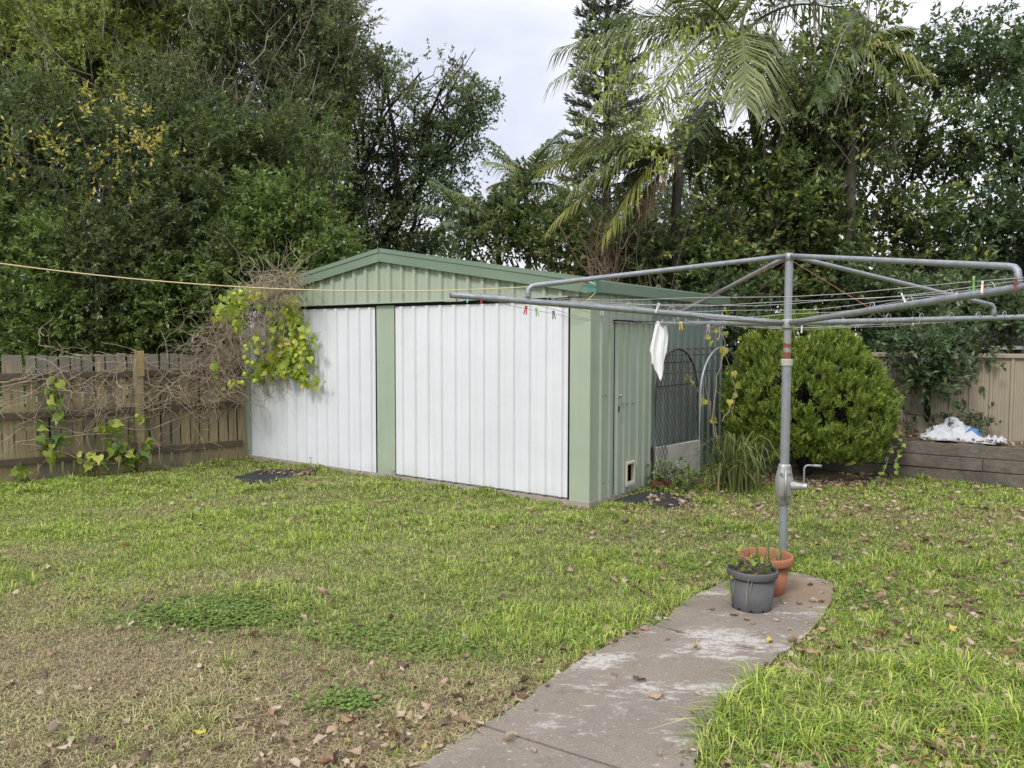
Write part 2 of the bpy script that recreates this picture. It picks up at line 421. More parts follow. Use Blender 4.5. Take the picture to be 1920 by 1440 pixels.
mp = wn('ShaderNodeMapping', {'Vector': tc.outputs['Generated'], 'Scale': (1.6, 1.6, 3.6), 'Location': (.3, .1, .55)})
nz = wn('ShaderNodeTexNoise', {'Vector': mp.outputs[0], 'Scale': 1.7, 'Detail': 6, 'Roughness': .5, 'Distortion': .3})
rp = wn('ShaderNodeValToRGB', {'Fac': nz.outputs['Fac']})
rp.color_ramp.elements[0].position = .34; rp.color_ramp.elements[0].color = (.62, .645, .75, 1)
rp.color_ramp.elements[1].position = .62; rp.color_ramp.elements[1].color = (.90, .91, .95, 1)
sx = wn('ShaderNodeSeparateXYZ', {0: tc.outputs['Generated']})
el = wn('ShaderNodeMapRange', {'Value': sx.outputs[2], 'From Min': .38, 'From Max': 1.0, 'To Min': .77, 'To Max': 1.45})
b2 = wn('ShaderNodeBackground', {'Color': rp.outputs[0], 'Strength': el.outputs[0]})
mxs = wn('ShaderNodeMixShader', {0: .94, 1: b1.outputs[0], 2: b2.outputs[0]})
ow = wn('ShaderNodeOutputWorld', {0: mxs.outputs[0]})
sl = bpy.data.lights.new('sun', 'SUN'); sl.energy = 1.5; sl.angle = R(14); sl.color = (1, .97, .92)
so = bpy.data.objects.new('sun', sl); C.objects.link(so); so.rotation_euler = SUN_DIR.to_track_quat('-Z', 'Y').to_euler(); so.location = (-5, -6, 12)
SC.view_settings.view_transform = 'Standard'; SC.view_settings.look = 'None'; SC.view_settings.exposure = .76; SC.view_settings.gamma = 1
SC.cycles.max_bounces = 8; SC.cycles.diffuse_bounces = 4; SC.cycles.transmission_bounces = 4

# ------------------------------------------------------------------ the layout of the yard
SH = np.array([.7145, 7.1537, 0.]); ANG = .6191
FD = np.array([-math.cos(ANG), math.sin(ANG), 0]); SD = np.array([math.sin(ANG), math.cos(ANG), 0])   # along the front, along the side
FN = -SD; SN = -FD                                                                                    # outward normals
ZZ = np.array([0, 0, 1.])
W_SH, D_SH = 5.217, 3.35
def S(s, t, z=0.): return SH + FD * s + SD * t + ZZ * z

pl = [(1040, 1275), (1100, 1235), (1160, 1205), (1215, 1175), (1290, 1130), (1340, 1105), (1375, 1088)]
pr = [(1455, 1240), (1420, 1275), (1390, 1300), (1350, 1345), (1320, 1390), (1300, 1440)]
cap_ = [(1400, 1080), (1450, 1077), (1500, 1080), (1545, 1092), (1566, 1106), (1556, 1140), (1528, 1180), (1490, 1212)]
PATH = [G(720, 1500), G(790, 1440), G(870, 1385), G(960, 1335)] + [G(*p) for p in pl + cap_ + pr]
PATH = [G(*p)[:2] for p in [(905, 1368), (960, 1335)] + pl + cap_ + pr]
PATH += [np.array([.62, 2.2]), np.array([.62, 1.2]), np.array([-.75, 1.2]), np.array([-.66, 2.3]), G(790, 1440)[:2]]

BED_A, BED_B = np.array([3.3, 9.55]), np.array([7.6, 6.8])       # foot of the sleeper wall (left end, right end)
bd = unit(BED_B - BED_A); bn = np.array([-bd[1], bd[0]])          # bn points away from the camera
if bn[1] < 0: bn = -bn
FE_A, FE_B = np.array([-6.9, 7.15]), np.array([-3.50, 10.03])      # foot of the paling fence
FDIR = unit(FE_B - FE_A); FNOR = np.array([FDIR[1], -FDIR[0]])    # FNOR points at the camera side

def blob(p, cx, cy, rx, ry, rot=0.):
    d = p[:, :2] - np.array([cx, cy]); c, s = math.cos(rot), math.sin(rot)
    u = (d[:, 0] * c + d[:, 1] * s) / rx; v = (-d[:, 0] * s + d[:, 1] * c) / ry
    return np.exp(-(u * u + v * v))

def dryness(p):
    d = .04 + 0 * p[:, 0]
    for (px, py, rx, ry, k) in [(60, 1300, 1.0, .75, 1.0), (420, 1400, .9, .5, .8), (300, 1250, .9, .5, .55), (20, 1040, .6, .22, .6), (100, 1120, .8, .25, .5),
                                (720, 1400, .6, .45, .6), (640, 1290, .6, .35, .5), (500, 1110, .7, .2, .18), (380, 1080, .9, .15, .15),
                                (880, 1300, .4, .35, .45), (1250, 1010, .6, .4, .35), (1700, 970, 1.3, .5, .32), (1480, 960, 1.2, .5, .25), (1750, 1330, .7, .6, .14), (1545, 895, 1.1, .5, .9), (560, 905, .7, .3, .4), (1100, 960, 1.2, .2, .15)]:
        g = G(px, py); d = d + k * blob(p, g[0], g[1], rx, ry)
    q = np.c_[p[:, :2], 0 * p[:, 0]]
    d = d + .3 * snoise(q, 2.2, 3) * (.3 + d)
    d = d + .13 * np.clip(snoise(q, 5.5, 13), -.2, 1)
    return np.clip(d * .92, 0, 1)

# ------------------------------------------------------------------ ground, path
def axis_pts(lo, hi, step):
    near = np.arange(lo, hi + 1e-6, step)
    far = np.array([1, 3, 7, 15, 30, 60, 120, 220.])
    return np.concatenate([lo - far[::-1], near, hi + far])
gx, gy = axis_pts(-8, 9, .1), axis_pts(.5, 12.5, .1)
X, Y = np.meshgrid(gx, gy); gv = np.c_[X.ravel(), Y.ravel(), 0 * X.ravel()]
fade = np.clip((9.5 - np.abs(gv[:, 0])) / 2, 0, 1) * np.clip((12 - gv[:, 1]) / 2, 0, 1)
def ground_z(p): return .014 * snoise(np.c_[p[:, :2], 0 * p[:, 0]], 1.7, 5)
gv[:, 2] = ground_z(gv) * fade - .004
nx = len(gx); iy, ix = np.meshgrid(np.arange(len(gy) - 1), np.arange(nx - 1), indexing='ij')
a = (iy * nx + ix).ravel(); tris = np.concatenate([np.c_[a, a + 1, a + nx + 1], np.c_[a, a + nx + 1, a + nx]])
o = tri_obj('ground', gv, tris, M['ground'], smooth=True, attrs={'dry': dryness(gv)}); tag(o, kind='structure')

def slab(poly, z0, z1, mb):
    poly = [np.array([p[0], p[1]]) for p in poly]; n = len(poly)
    v = [np.r_[p, z1] for p in poly] + [np.r_[p, z0] for p in poly]
    ar = sum(poly[i][0] * poly[(i + 1) % n][1] - poly[(i + 1) % n][0] * poly[i][1] for i in range(n))
    top = tuple(range(n)) if ar > 0 else tuple(range(n - 1, -1, -1))
    f = [top] + [((i + 1) % n, i, n + i, n + (i + 1) % n) if ar > 0 else (i, (i + 1) % n, n + (i + 1) % n, n + i) for i in range(n)]
    mb.add(v, f)
def jit(poly, amp, seed, joints=()):               # old crumbly edge, straight joints
    r = np.random.default_rng(seed); out = []
    for i in range(len(poly)):
        if i % len(poly) in [q % len(poly) for q in joints]: out.append(np.array(poly[i])); continue
        a_, b_ = np.array(poly[i]), np.array(poly[(i + 1) % len(poly)]); k = max(1, int(np.linalg.norm(b_ - a_) / .07))
        for j in range(k): out.append(a_ + (b_ - a_) * j / k + (r.normal(size=2) * amp if j else 0))
    return out
j1a, j1b, j2a, j2b = G(1228, 1180)[:2], G(1458, 1234)[:2], G(905, 1368)[:2], G(1318, 1500)[:2]
g1 = lambda l: [G(*p)[:2] for p in l]
e1 = unit(j1b - j1a); n1 = np.array([-e1[1], e1[0]]) * .0035; n1 = n1 if n1[1] > 0 else -n1
e2 = unit(j2b - j2a); n2 = np.array([-e2[1], e2[0]]) * .004; n2 = n2 if n2[1] > 0 else -n2
mb = MB()
slab(jit([j1a + n1] + g1(pl[4:]) + g1(cap_) + [j1b + n1], .011, 1, (-1,)), -.08, .022, mb)
slab(jit([j2a + n2, G(960, 1335)[:2]] + g1(pl[:4]) + [j1a - n1, j1b - n1] + g1(pr) + [j2b + n2], .011, 2, (-1, 9)), -.08, .02, mb)
slab(jit([j2a - n2, j2b - n2, np.array([.66, 2.3]), np.array([.62, 1.2]), np.array([-.75, 1.2]), np.array([-.66, 2.3]), G(790, 1440)[:2]], .011, 3, (0,)), -.08, .016, mb)
o = mb.build('path', M['path']); tag(o, kind='structure')

# ------------------------------------------------------------------ the shed
shed = empty('garden_shed', S(W_SH / 2, D_SH / 2), 'pale green steel shed with white sliding doors and low gable roof', 'shed')
EAVE, RIDGE, DT = 2.0, 2.43, 1.9236            # wall height at the side, underside of the ridge, top of the doors
slope = (RIDGE - EAVE) / (W_SH / 2)
def roof_z(s): return EAVE + slope * (W_SH / 2 - abs(s - W_SH / 2))

def sheet(mb, base, du, dn, L, z0, z1, pitch, depth, rib=.035, slope_w=.014, edge=.0, flip=False, mid=True, m=0):
    """trapezoid-ribbed steel sheet of length L along du; z0/z1 numbers or functions of u; ribs stand out along dn"""
    f0 = z0 if callable(z0) else (lambda u: z0); f1 = z1 if callable(z1) else (lambda u: z1)
    us = [(0, 0.)]; u = edge + pitch * .5
    while u + rib / 2 + slope_w < L - .005:
        a_ = u - rib / 2 - slope_w
        if a_ > .005: us += [(a_, 0), (u - rib / 2, depth), (u + rib / 2, depth), (u + rib / 2 + slope_w, 0)]
        if mid and u + pitch * .5 < L - .03:
            us += [(u + pitch * .5 - .012, 0), (u + pitch * .5, depth * .25), (u + pitch * .5 + .012, 0)]
        u += pitch
    us.append((L, 0.)); us = [q for i, q in enumerate(us) if i == 0 or q[0] > us[i - 1][0] + 1e-4]
    if us[-1][0] < L: us.append((L, 0))
    v = []; f = []
    for (u, d) in us:
        p = base + du * u + dn * d; v += [p + ZZ * f0(u), p + ZZ * f1(u)]
    for i in range(len(us) - 1):
        f.append((2 * i, 2 * i + 2, 2 * i + 3, 2 * i + 1))
    mb.add(v, f, m); return us

# footing
mb = MB(); pts = jit([S(-.012, -.012)[:2], S(W_SH + .012, -.012)[:2], S(W_SH + .012, D_SH + .01)[:2], S(-.012, D_SH + .01)[:2]], .004, 8)
slab(pts, -.12, .052, mb); mb.build('concrete_footing', M['concrete_foot'], shed)
# back and far walls, dark inside
mb = MB(); sheet(mb, S(W_SH, 0), SD, -SN, D_SH, .05, EAVE, .19, .03); sheet(mb, S(0, D_SH), FD, -FN, W_SH, .05, roof_z, .19, .03)
mb.build('back_wall', M['green_wall'], shed)
mb = MB(); mb.box(S(W_SH / 2, .35, 1.0), (W_SH - .1, .02, 1.9), [FD, SD, ZZ]); mb.build('dark_backing', M['interior'], shed)  # added black sheet, stands in for the darkness inside the shed
# front: corner posts, centre panel, gable
mb = MB(); mb.box(S(.1035, .02, (DT + .08) / 2 - .02), (.219, .045, DT + .04), [FD, SD, ZZ]); mb.box(S(.021, .0625, EAVE / 2), (.045, .125, EAVE - .01), [FD, SD, ZZ])
mb.build('corner_post', M['green_wall'], shed, bevel=.004)
mb = MB(); mb.box(S(5.035 + .095, .02, DT / 2 + .005), (.184, .05, DT + .03), [FD, SD, ZZ]); mb.build('corner_post', M['green_wall'], shed, bevel=.004)
mb = MB(); mb.box(S((2.461 + 2.747) / 2, .012, DT / 2 + .02), (2.747 - 2.461 - .012, .03, DT - .02), [FD, SD, ZZ]); mb.build('centre_panel', M['green_wall'], shed, bevel=.003)
mb = MB(); sheet(mb, S(0, -.02), FD, FN, W_SH, DT + .035, lambda u: roof_z(u) + .02, .184, .028, edge=.02)
o = mb.build('gable_panel', M['green_wall'], shed)
mb = MB(); mb.box(S(W_SH / 2 - .1, -.028, DT + .037), (W_SH - .62, .055, .012), [FD, SD, ZZ]); mb.build('door_track', M['green_wall'], shed)
mb = MB(); mb.box(S(W_SH / 2 - .02, .03, DT + .012), (4.8, .03, .036), [FD, SD, ZZ]); mb.build('track_shadow_strip', M['black_gap'], shed)  # black strip stands in for the shadow line along the track
# white sliding doors
for s0, s1, extra in ((.232, 2.449, 0), (2.762, 5.028, 1)):
    mb = MB(); us = sheet(mb, S(s0, -.002), FD, FN, s1 - s0, .072 if not extra else .05, DT - .006, .186, .022, edge=-.02, rib=.03)
    # returned edges so the leaf has thickness
    mb.box(S((s0 + s1) / 2, .024, DT / 2), (s1 - s0, .03, DT - .12), [FD, SD, ZZ])
    d = mb.build('sliding_door', M['white_sheet'], shed)
    for z, st in ((1.0, 1), (DT - .03, 1), (.12, 2)):
        u = .06
        while u < s1 - s0 - .03:
            if random.random() < .93:
                c = S(s0 + u, -.004, z + random.uniform(-.012, .012)); mb = MB(); mb.tube([c, c + FN * .008], .0065, 6); mb.build('screw', M['screw'], d)
            u += .186 * st
    mb = MB(); e = s0 - .007 if not extra else s0 - .008
    mb.box(S(e, .01, DT / 2 + .02), (.011, .03, DT - .02), [FD, SD, ZZ]); mb.build('edge_gap_strip', M['black_gap'], d)  # its black colour stands in for the dark gap beside the leaf
# side wall with its door
TA, TB, DST = .467, 1.294, 1.733
mb = MB()
sheet(mb, S(0, .12) + SN * .0, SD, SN, TA - .12, .03, EAVE + .02, .17, .02, rib=.03, edge=.0)
sheet(mb, S(0, TA), SD, SN, TB - TA, DST + .02, EAVE + .02, .17, .02, rib=.03, edge=-.03)
mb.build('side_wall', M['green_dark_wall'], shed)
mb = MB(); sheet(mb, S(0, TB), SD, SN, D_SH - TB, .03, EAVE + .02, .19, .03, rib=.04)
q = mb.build('side_wall', paint_mat('shaded_blue_green_sheet', (.2, .245, .215), (.165, .21, .185), .55, .3, (.28, .32, .29)), shed); q['label'] = 'bluish rear bay of the side wall, darkened as if in shade'  # bluer, wider ribbed sheet; foliage shade is also put into its dark colour
mb = MB(); mb.box(S(.06, (TA + TB) / 2, 1.), (.02, TB - TA, 1.8), [FD, SD, ZZ]); mb.build('door_dark_backing', M['black_gap'], shed)  # black sheet in place of the darkness behind the side door
PX0, PX1, PZ0, PZ1 = .235, .385, .13, .32       # the cat flap in the door (along the door, height)
mb = MB(); q = S(0, TA + .007) + SN * .006
sheet(mb, q, SD, SN, PX0, .04, DST, .145, .02, rib=.028, edge=-.03)
sheet(mb, q + SD * PX0, SD, SN, PX1 - PX0, PZ1, DST, .145, .02, rib=.028, edge=.0)
sheet(mb, q + SD * PX0, SD, SN, PX1 - PX0, .04, PZ0, .145, .02, rib=.028, edge=.0)
sheet(mb, q + SD * PX1, SD, SN, TB - TA - .016 - PX1, .04, DST, .145, .02, rib=.028, edge=.03)
sd_ = mb.build('side_door', M['green_dark_wall'], shed)
mb = MB(); c = q + SN * .012
for (u0, u1, z0, z1) in ((PX0 - .022, PX0 + .004, PZ0 - .02, PZ1 + .02), (PX1 - .004, PX1 + .022, PZ0 - .02, PZ1 + .02), (PX0 + .004, PX1 - .004, PZ0 - .02, PZ0 + .006), (PX0 + .004, PX1 - .004, PZ1 - .006, PZ1 + .02)):
    mb.box(c + SD * (u0 + u1) / 2 + ZZ * (z0 + z1) / 2, (.04, u1 - u0, z1 - z0), [SN, SD, ZZ])
mb.build('cat_flap_frame', simple_mat('cream_plastic', (.62, .56, .42), (.5, .44, .32), .6), sd_, bevel=.004)
mb = MB(); mb.box(q + SN * .012 + SD * (PX0 + PX1) / 2 + ZZ * (PZ0 - .028), (.05, .2, .014), [SN, SD, ZZ]); mb.build('cat_flap_sill', simple_mat('blue_grey_tape', (.3, .4, .42), (.24, .33, .35), .6), sd_)
for z in (1.52, .36):
    mb = MB(); mb.box(S(0, TB - .02, z) + SN * .03, (.008, .05, .14), [SN, SD, ZZ]); mb.tube([S(0, TB - .002, z - .08) + SN * .034, S(0, TB - .002, z + .08) + SN * .034], .009, 8); mb.build('hinge', M['rust'], sd_)
mb = MB(); p = S(0, TA + .062, 1.02) + SN * .026; mb.box(p, (.02, .04, .05), [SN, SD, ZZ]); mb.tube([p, p + SN * .035], .012, 10); mb.build('door_knob', M['cast'], sd_, bevel=.003)
mb = MB(); p = S(0, TA + .06, .885) + SN * .024; mb.box(p, (.012, .03, .06), [SN, SD, ZZ]); mb.build('lock_plate', M['black_gap'], sd_, bevel=.006)
mb = MB(); mb.box(S(0, (TA + TB) / 2 - .01, DST + .012) + SN * .026, (.05, TB - TA + .05, .016), [SN, SD, ZZ]); mb.build('door_top_strip', M['black_gap'], shed)  # black strip along the gap above the side door
for t, z in [(.2, 1.03), (.29, 1.03), (.38, 1.03), (.6, .93), (.72, .92), (.85, .92), (1.0, .92), (1.1, .94), (.25, .2), (.36, .2)]:
    c = S(0, t, z) + SN * .004; mb = MB(); mb.tube([c, c + SN * .02], .006, 6); mb.build('screw', M['screw'], shed)
# roof, barge boards, side fascia
mb = MB()
for sgn in (0, 1):
    a0 = S(-.06 if not sgn else W_SH + .06, -.06, EAVE + .075 - slope * .06); du = SD
    up = unit((FD if not sgn else -FD) + ZZ * slope); nrm = unit(np.cross(up, SD)); nrm = nrm if nrm[2] > 0 else -nrm
    Lr = (W_SH / 2 + .06) / unit(np.array([1, slope]))[0]; n = int((D_SH + .12) / .19)
    prof = []
    for k in range(n):
        u = k * (D_SH + .12) / n; prof += [(u, 0), (u + .10, 0), (u + .115, .028), (u + .15, .028), (u + .165, 0)]
    prof.append((D_SH + .12, 0))
    v = []; 
    for (u, d) in prof: v += [a0 + SD * u + nrm * d, a0 + SD * u + nrm * d + up * (Lr - .004)]
    mb.add(v, [(2 * i, 2 * i + 2, 2 * i + 3, 2 * i + 1) for i in range(len(prof) - 1)])
mb.build('roof', M['green_fascia'], shed)
for sgn in (0, 1):
    up = unit((FD if not sgn else -FD) + ZZ * slope); pn = unit(np.cross(FN, up)); pn = pn if pn[2] > 0 else -pn
    Lb = (W_SH / 2 + .065) / abs(up[0] / FD[0])
    a0 = S(-.065 if not sgn else W_SH + .065, -.075, EAVE + .052 - slope * .065)
    mb = MB(); cc = a0 + up * (Lb / 2 - .001); mb.box(cc, (Lb - .002, .022, .135), [up, FN, pn])
    mb.box(cc + pn * .048 + FN * .014, (Lb - .002, .012, .036), [up, FN, pn])
    mb.box(cc + pn * .071 - FN * .045, (Lb - .002, .125, .008), [up, FN, pn])
    mb.build('barge_board', M['green_fascia'], shed)
mb = MB(); prf = [(.0, -.06), (.05, -.06), (.062, -.05), (.062, .05), (.056, .062), (.046, .062), (.046, -.045), (.0, -.045)]
gl = D_SH + .1; v = []
for t in (-.066, gl):
    for (d, z) in prf: v.append(S(0, t, EAVE + .045 + z) + SN * (.004 + d))
n = len(prf); mb.add(v, [(i, (i + 1) % n, n + (i + 1) % n, n + i) for i in range(n)] + [tuple(range(n - 1, -1, -1)), tuple(range(n, 2 * n))])
mb.build('side_gutter', M['green_fascia'], shed)
mb = MB(); mb.box(S(-.062, -.083, EAVE + .043), (.09, .014, .11), [FD, SD, ZZ]); mb.box(S(-.072, -.03, EAVE + .04), (.012, .1, .11), [FD, SD, ZZ]); mb.build('corner_cap', M['teal'], shed)

# sheets of black matting, cement sheet, brick by the shed
def sheet_flat(name, pts, mat, label, cat, z=.012, th=.006):
    mb = MB(); poly = jit([G(*p)[:2] for p in pts], .012, len(name) + len(label)); slab(poly, z - th - .02, z, mb)
    c = np.mean(poly, 0); return tag(mb.build(name, mat, org=(c[0], c[1], 0)), label, cat)
sheet_flat('ground_mat', [(438, 896), (500, 880), (540, 882), (598, 882), (590, 890), (545, 896), (500, 907), (470, 906)], M['mat_black'], 'black matting lying on the grass before the left white door', 'mat')
sheet_flat('ground_mat', [(1152, 940), (1195, 926), (1240, 922), (1300, 940), (1306, 954), (1262, 957)], M['mat_black'], 'black matting on the ground beside the green side door', 'mat')
c0, c1 = np.array([1.525, 8.22, 0]), np.array([2.14, 8.86, 0]); cd = unit(c1 - c0); c = (c0 + c1) / 2; cn = np.array([cd[1], -cd[0], 0])
mb = MB(); mb.box(c + ZZ * .2, (np.linalg.norm(c1 - c0), .045, .44), [cd, cn, ZZ])
tag(mb.build('concrete_panel', M['cement_sheet'], org=c, bevel=.004), 'low pale concrete panel standing behind the wire mesh of the arch', 'panel')
c = G(1240, 918); mb = MB(); mb.box(c + ZZ * .05, (.2, .1, .1), [unit(np.array([1, .5, 0])), unit(np.array([-.5, 1, 0])), ZZ])
tag(mb.build('red_brick', M['brick'], org=c, bevel=.006), 'old red brick lying under weeds at the foot of the side wall', 'brick')

# ------------------------------------------------------------------ paling fence
fa = np.r_[FE_A, 0]; f3 = np.r_[FDIR, 0]; fn3 = np.r_[FNOR, 0]; LF = np.linalg.norm(FE_B - FE_A)
fence = empty('paling_fence', fa + f3 * LF / 2, 'weathered brown timber paling fence covered with dry vine stems', 'fence')
mb = MB(); u = 0; r = np.random.default_rng(4)
while u < LF:
    wd = .098 + r.uniform(-.008, .006); h = 1.395 + r.uniform(-.018, .014) - .03 * (u / LF)
    tl = r.normal() * .008; ax = [unit(f3 + ZZ * tl), fn3, unit(ZZ - f3 * tl)]
    mb.box(fa + f3 * (u + wd / 2) - fn3 * (.012 + r.uniform(0, .006)) + ZZ * (h / 2 - .03), (wd, .016, h + .06), ax); u += wd + r.uniform(.012, .024)
mb.build('palings', M['fence_wood'], fence)
for z in (1.15, .72, .22):
    mb = MB(); mb.box(fa + f3 * LF / 2 + fn3 * .024 + ZZ * z, (LF, .04, .075), [f3, fn3, ZZ]); mb.build('rail', M['rail_wood'], fence, bevel=.004)
gpost = G(272, 886)[:2]; up_ = float((gpost - FE_A) @ FDIR)
for k, uu in enumerate((up_, up_ - 2.3)):
    mb = MB(); mb.box(fa + f3 * uu + fn3 * .09 + ZZ * .62, (.085, .085, 1.4), [f3, fn3, ZZ]); po = mb.build('post', M['fence_wood'], fence, bevel=.005)
    if k == 0:
        mb = MB(); mb.box(fa + f3 * uu + fn3 * .142 + ZZ * 1.27, (.1, .018, .3), [f3, fn3, ZZ]); q = mb.build('post_cleat', M['new_wood'], po, bevel=.003); q['label'] = 'fresh yellow timber cleat on the post'

# ------------------------------------------------------------------ leaves, twigs and crowns
def leaf_cloud(P, D, N, Ln, Wd, fold=.18, curl=0.):
    """folded diamond leaves: base P, direction D, normal N"""
    n = len(P); D = unit(D); S_ = unit(np.cross(D, N)); N = unit(np.cross(S_, D))
    Ln = np.broadcast_to(Ln, n)[:, None]; Wd = np.broadcast_to(Wd, n)[:, None]
    v = np.empty((n, 4, 3)); v[:, 0] = P; v[:, 2] = P + D * Ln - N * Ln * curl
    v[:, 1] = P + D * Ln * .45 + S_ * Wd * .5 + N * Wd * fold; v[:, 3] = P + D * Ln * .45 - S_ * Wd * .5 + N * Wd * fold
    b = np.arange(n)[:, None] * 4
    t = np.concatenate([b + np.array([0, 1, 2]), b + np.array([0, 2, 3])], 1).reshape(-1, 3)
    return v.reshape(-1, 3), t

def lobes_world(lobes):
    out = []
    for l in lobes:
        px, py, Y, rx, ry = l[:5]; c = at(px, py, Y); rd = l[5] if len(l) > 5 else (rx + ry) / 2
        out.append((c, np.array([rx, rd, ry]) * Y / FPX, l[6] if len(l) > 6 else 1.))
    return out

def crown_points(lw, dens, seed, shell=.45, gap=-.35, gsc=2.2):
    """twig roots through the volume of every lobe, thinned by a noise so that gaps open"""
    r = np.random.default_rng(seed); P = []; O = []
    for c, rad, k in lw:
        n = int(dens * k * (rad[0] * rad[1] * rad[2]) ** (2 / 3) * 4.2)
        d = unit(r.normal(size=(n, 3))); rr = r.uniform(0, 1, n) ** shell
        rr *= 1 + .16 * snoise(d * 1.0 + c, 3.1, seed + 1)
        p = c + d * rr[:, None] * rad
        keep = snoise(p, gsc, seed + 2) > gap
        P.append(p[keep]); O.append(unit(d[keep] / rad))
    P = np.concatenate(P); O = np.concatenate(O); k = P[:, 2] > .05
    return P[k], O[k]

def crown_leaves(P, O, per, tl, Ln, Wd, seed, up=.35, droop=.25, spread=.9, fold=.18):
    r = np.random.default_rng(seed); n = len(P)
    ax = unit(O * .7 + ZZ * up + r.normal(size=(n, 3)) * .55)
    t = r.uniform(.05, 1, (n, per)); tlen = tl * r.uniform(.6, 1.3, n)
    B = P[:, None] + ax[:, None] * (t * tlen[:, None])[..., None] - ZZ * (t ** 2 * tlen[:, None] * droop)[..., None]
    sid = unit(r.normal(size=(n, per, 3))); D = unit(ax[:, None] * (.55 + .5 * t[..., None]) + sid * spread - ZZ * droop * .6)
    N = unit(r.normal(size=(n, per, 3)) * .55 + ZZ * .9 + O[:, None] * .35)
    m = n * per
    return leaf_cloud(B.reshape(m, 3), D.reshape(m, 3), N.reshape(m, 3), Ln * r.uniform(.65, 1.25, m), Wd * r.uniform(.7, 1.2, m), fold)

def bend(a_, b_, k, seed, sag=0., n=7):
    r = np.random.default_rng(seed); t = np.linspace(0, 1, n)[:, None]; L = np.linalg.norm(b_ - a_)
    w1, w2 = r.normal(size=3) * k * L, r.normal(size=3) * k * L * .5
    return a_ + (b_ - a_) * t + w1 * np.sin(t * PI) + w2 * np.sin(t * 2 * PI) - ZZ * sag * L * np.sin(t * PI)

def tree(name, label, base, lobes, mats, dens=90, per=12, tl=.35, Ln=.08, Wd=.032, trunk=.09, bark='bark', seed=1, gap=-.35, up=.35, droop=.25, mixk=None, twigs=6, shell=.45, limbs=None, cat='tree', group=None, bare=0, spread=.9, fork=.4, gsc=2.2):
    base = np.asarray(base, float); rt = empty(name, base, label, cat, group); lw = lobes_world(lobes)
    P, O = crown_points(lw, dens, seed, shell, gap, gsc)
    v, t = crown_leaves(P, O, per, tl, Ln, Wd, seed + 5, up, droop, spread)
    mats = mats if isinstance(mats, list) else [mats]; mi = None
    if len(mats) > 1:
        q = snoise(P, 1.1, seed + 9); k = np.zeros(len(P), int)
        for i, th in enumerate(mixk): k[q > th] = i + 1
        kk = np.repeat(k, per); mi = np.repeat(kk, 2)
    tri_obj('crown', v, t, mats, rt, mi=mi)
    r = np.random.default_rng(seed + 3); mb = MB()
    top = np.mean([c for c, _, _ in lw], 0); fk = base + (top - base) * fork; fk[:2] = base[:2] + (top[:2] - base[:2]) * fork * .6
    tk = bend(base - ZZ * .1, fk, .04, seed, n=8); mb.tube(tk, np.linspace(trunk * 1.25, trunk, 8), 9)
    for i, (c, rad, _) in enumerate(lw):
        st = tk[-1] if i % 3 else tk[5]
        lb = bend(st, c, .09, seed * 31 + i, sag=-.08, n=8); r0 = trunk * .62
        mb.tube(lb, np.linspace(r0, r0 * .3, 8), 7)
        d = unit(r.normal(size=(twigs, 3)) + ZZ * .4)
        for j in range(twigs):
            e = c + d[j] * rad * r.uniform(.6, .98); s0 = lb[int(r.integers(3, 8))]
            br = bend(s0, e, .1, seed * 77 + i * 13 + j, n=6); mb.tube(br, np.linspace(r0 * .32, .006, 6), 5)
            for _ in range(2):
                s1 = br[int(r.integers(2, 6))]; e1_ = s1 + unit(d[j] + r.normal(size=3) * .8) * rad.mean() * .45
                mb.tube(bend(s1, e1_, .1, int(r.integers(1e6)), n=4), np.linspace(r0 * .16, .004, 4), 4)
    mb.build('trunk', M[bark], rt, smooth=True)
    if bare:
        mb = MB(); k = r.choice(len(P), min(bare, len(P)), False)
        for i in k:
            d = unit(O[i] * .5 + ZZ * .9 + r.normal(size=3) * .35); s0 = P[i] - d * r.uniform(.2, .6); e = P[i] + d * r.uniform(.3, .8)
            mb.tube(bend(s0, e, .06, int(r.integers(1e6)), n=4), np.linspace(.011, .004, 4), 4)
        mb.build('bare_twigs', M['bark_pale'], rt)
    return rt

def gp(px, Y): q = at(px, 640, Y); return np.array([q[0], q[1], 0.])

# left side, beyond the paling fence
tree('lilly_pilly_tree', 'dense dark glossy green tree over the left end of the paling fence', gp(80, 12.2),
     [(40, 420, 11.8, 170, 170), (190, 520, 11.4, 150, 150), (-80, 560, 11.4, 150, 170), (70, 610, 11.2, 190, 90), (330, 600, 11.6, 150, 110), (300, 450, 12.0, 150, 130), (60, 260, 12.6, 150, 120), (-90, 330, 12.5, 150, 160), (200, 640, 11.6, 200, 70)],
     [L_['glossy'], L_['bright']], dens=250, per=14, tl=.3, Ln=.085, Wd=.036, trunk=.1, bark='dark_bark', seed=11, gap=-.22, mixk=[.1], gsc=3.6)
tree('lilly_pilly_tree', 'dark green tree behind the fence post under the tall twiggy tree', gp(430, 13.2),
     [(420, 380, 12.8, 150, 140), (450, 540, 12.4, 130, 130), (340, 300, 13.2, 150, 120), (520, 300, 13.2, 120, 120), (420, 650, 12.2, 160, 70), (560, 600, 12.6, 110, 90)],
     [L_['glossy'], L_['dark'], L_['bright']], dens=240, per=14, tl=.3, Ln=.085, Wd=.036, trunk=.1, bark='dark_bark', seed=12, gap=-.22, mixk=[.0, .3], gsc=3.6)
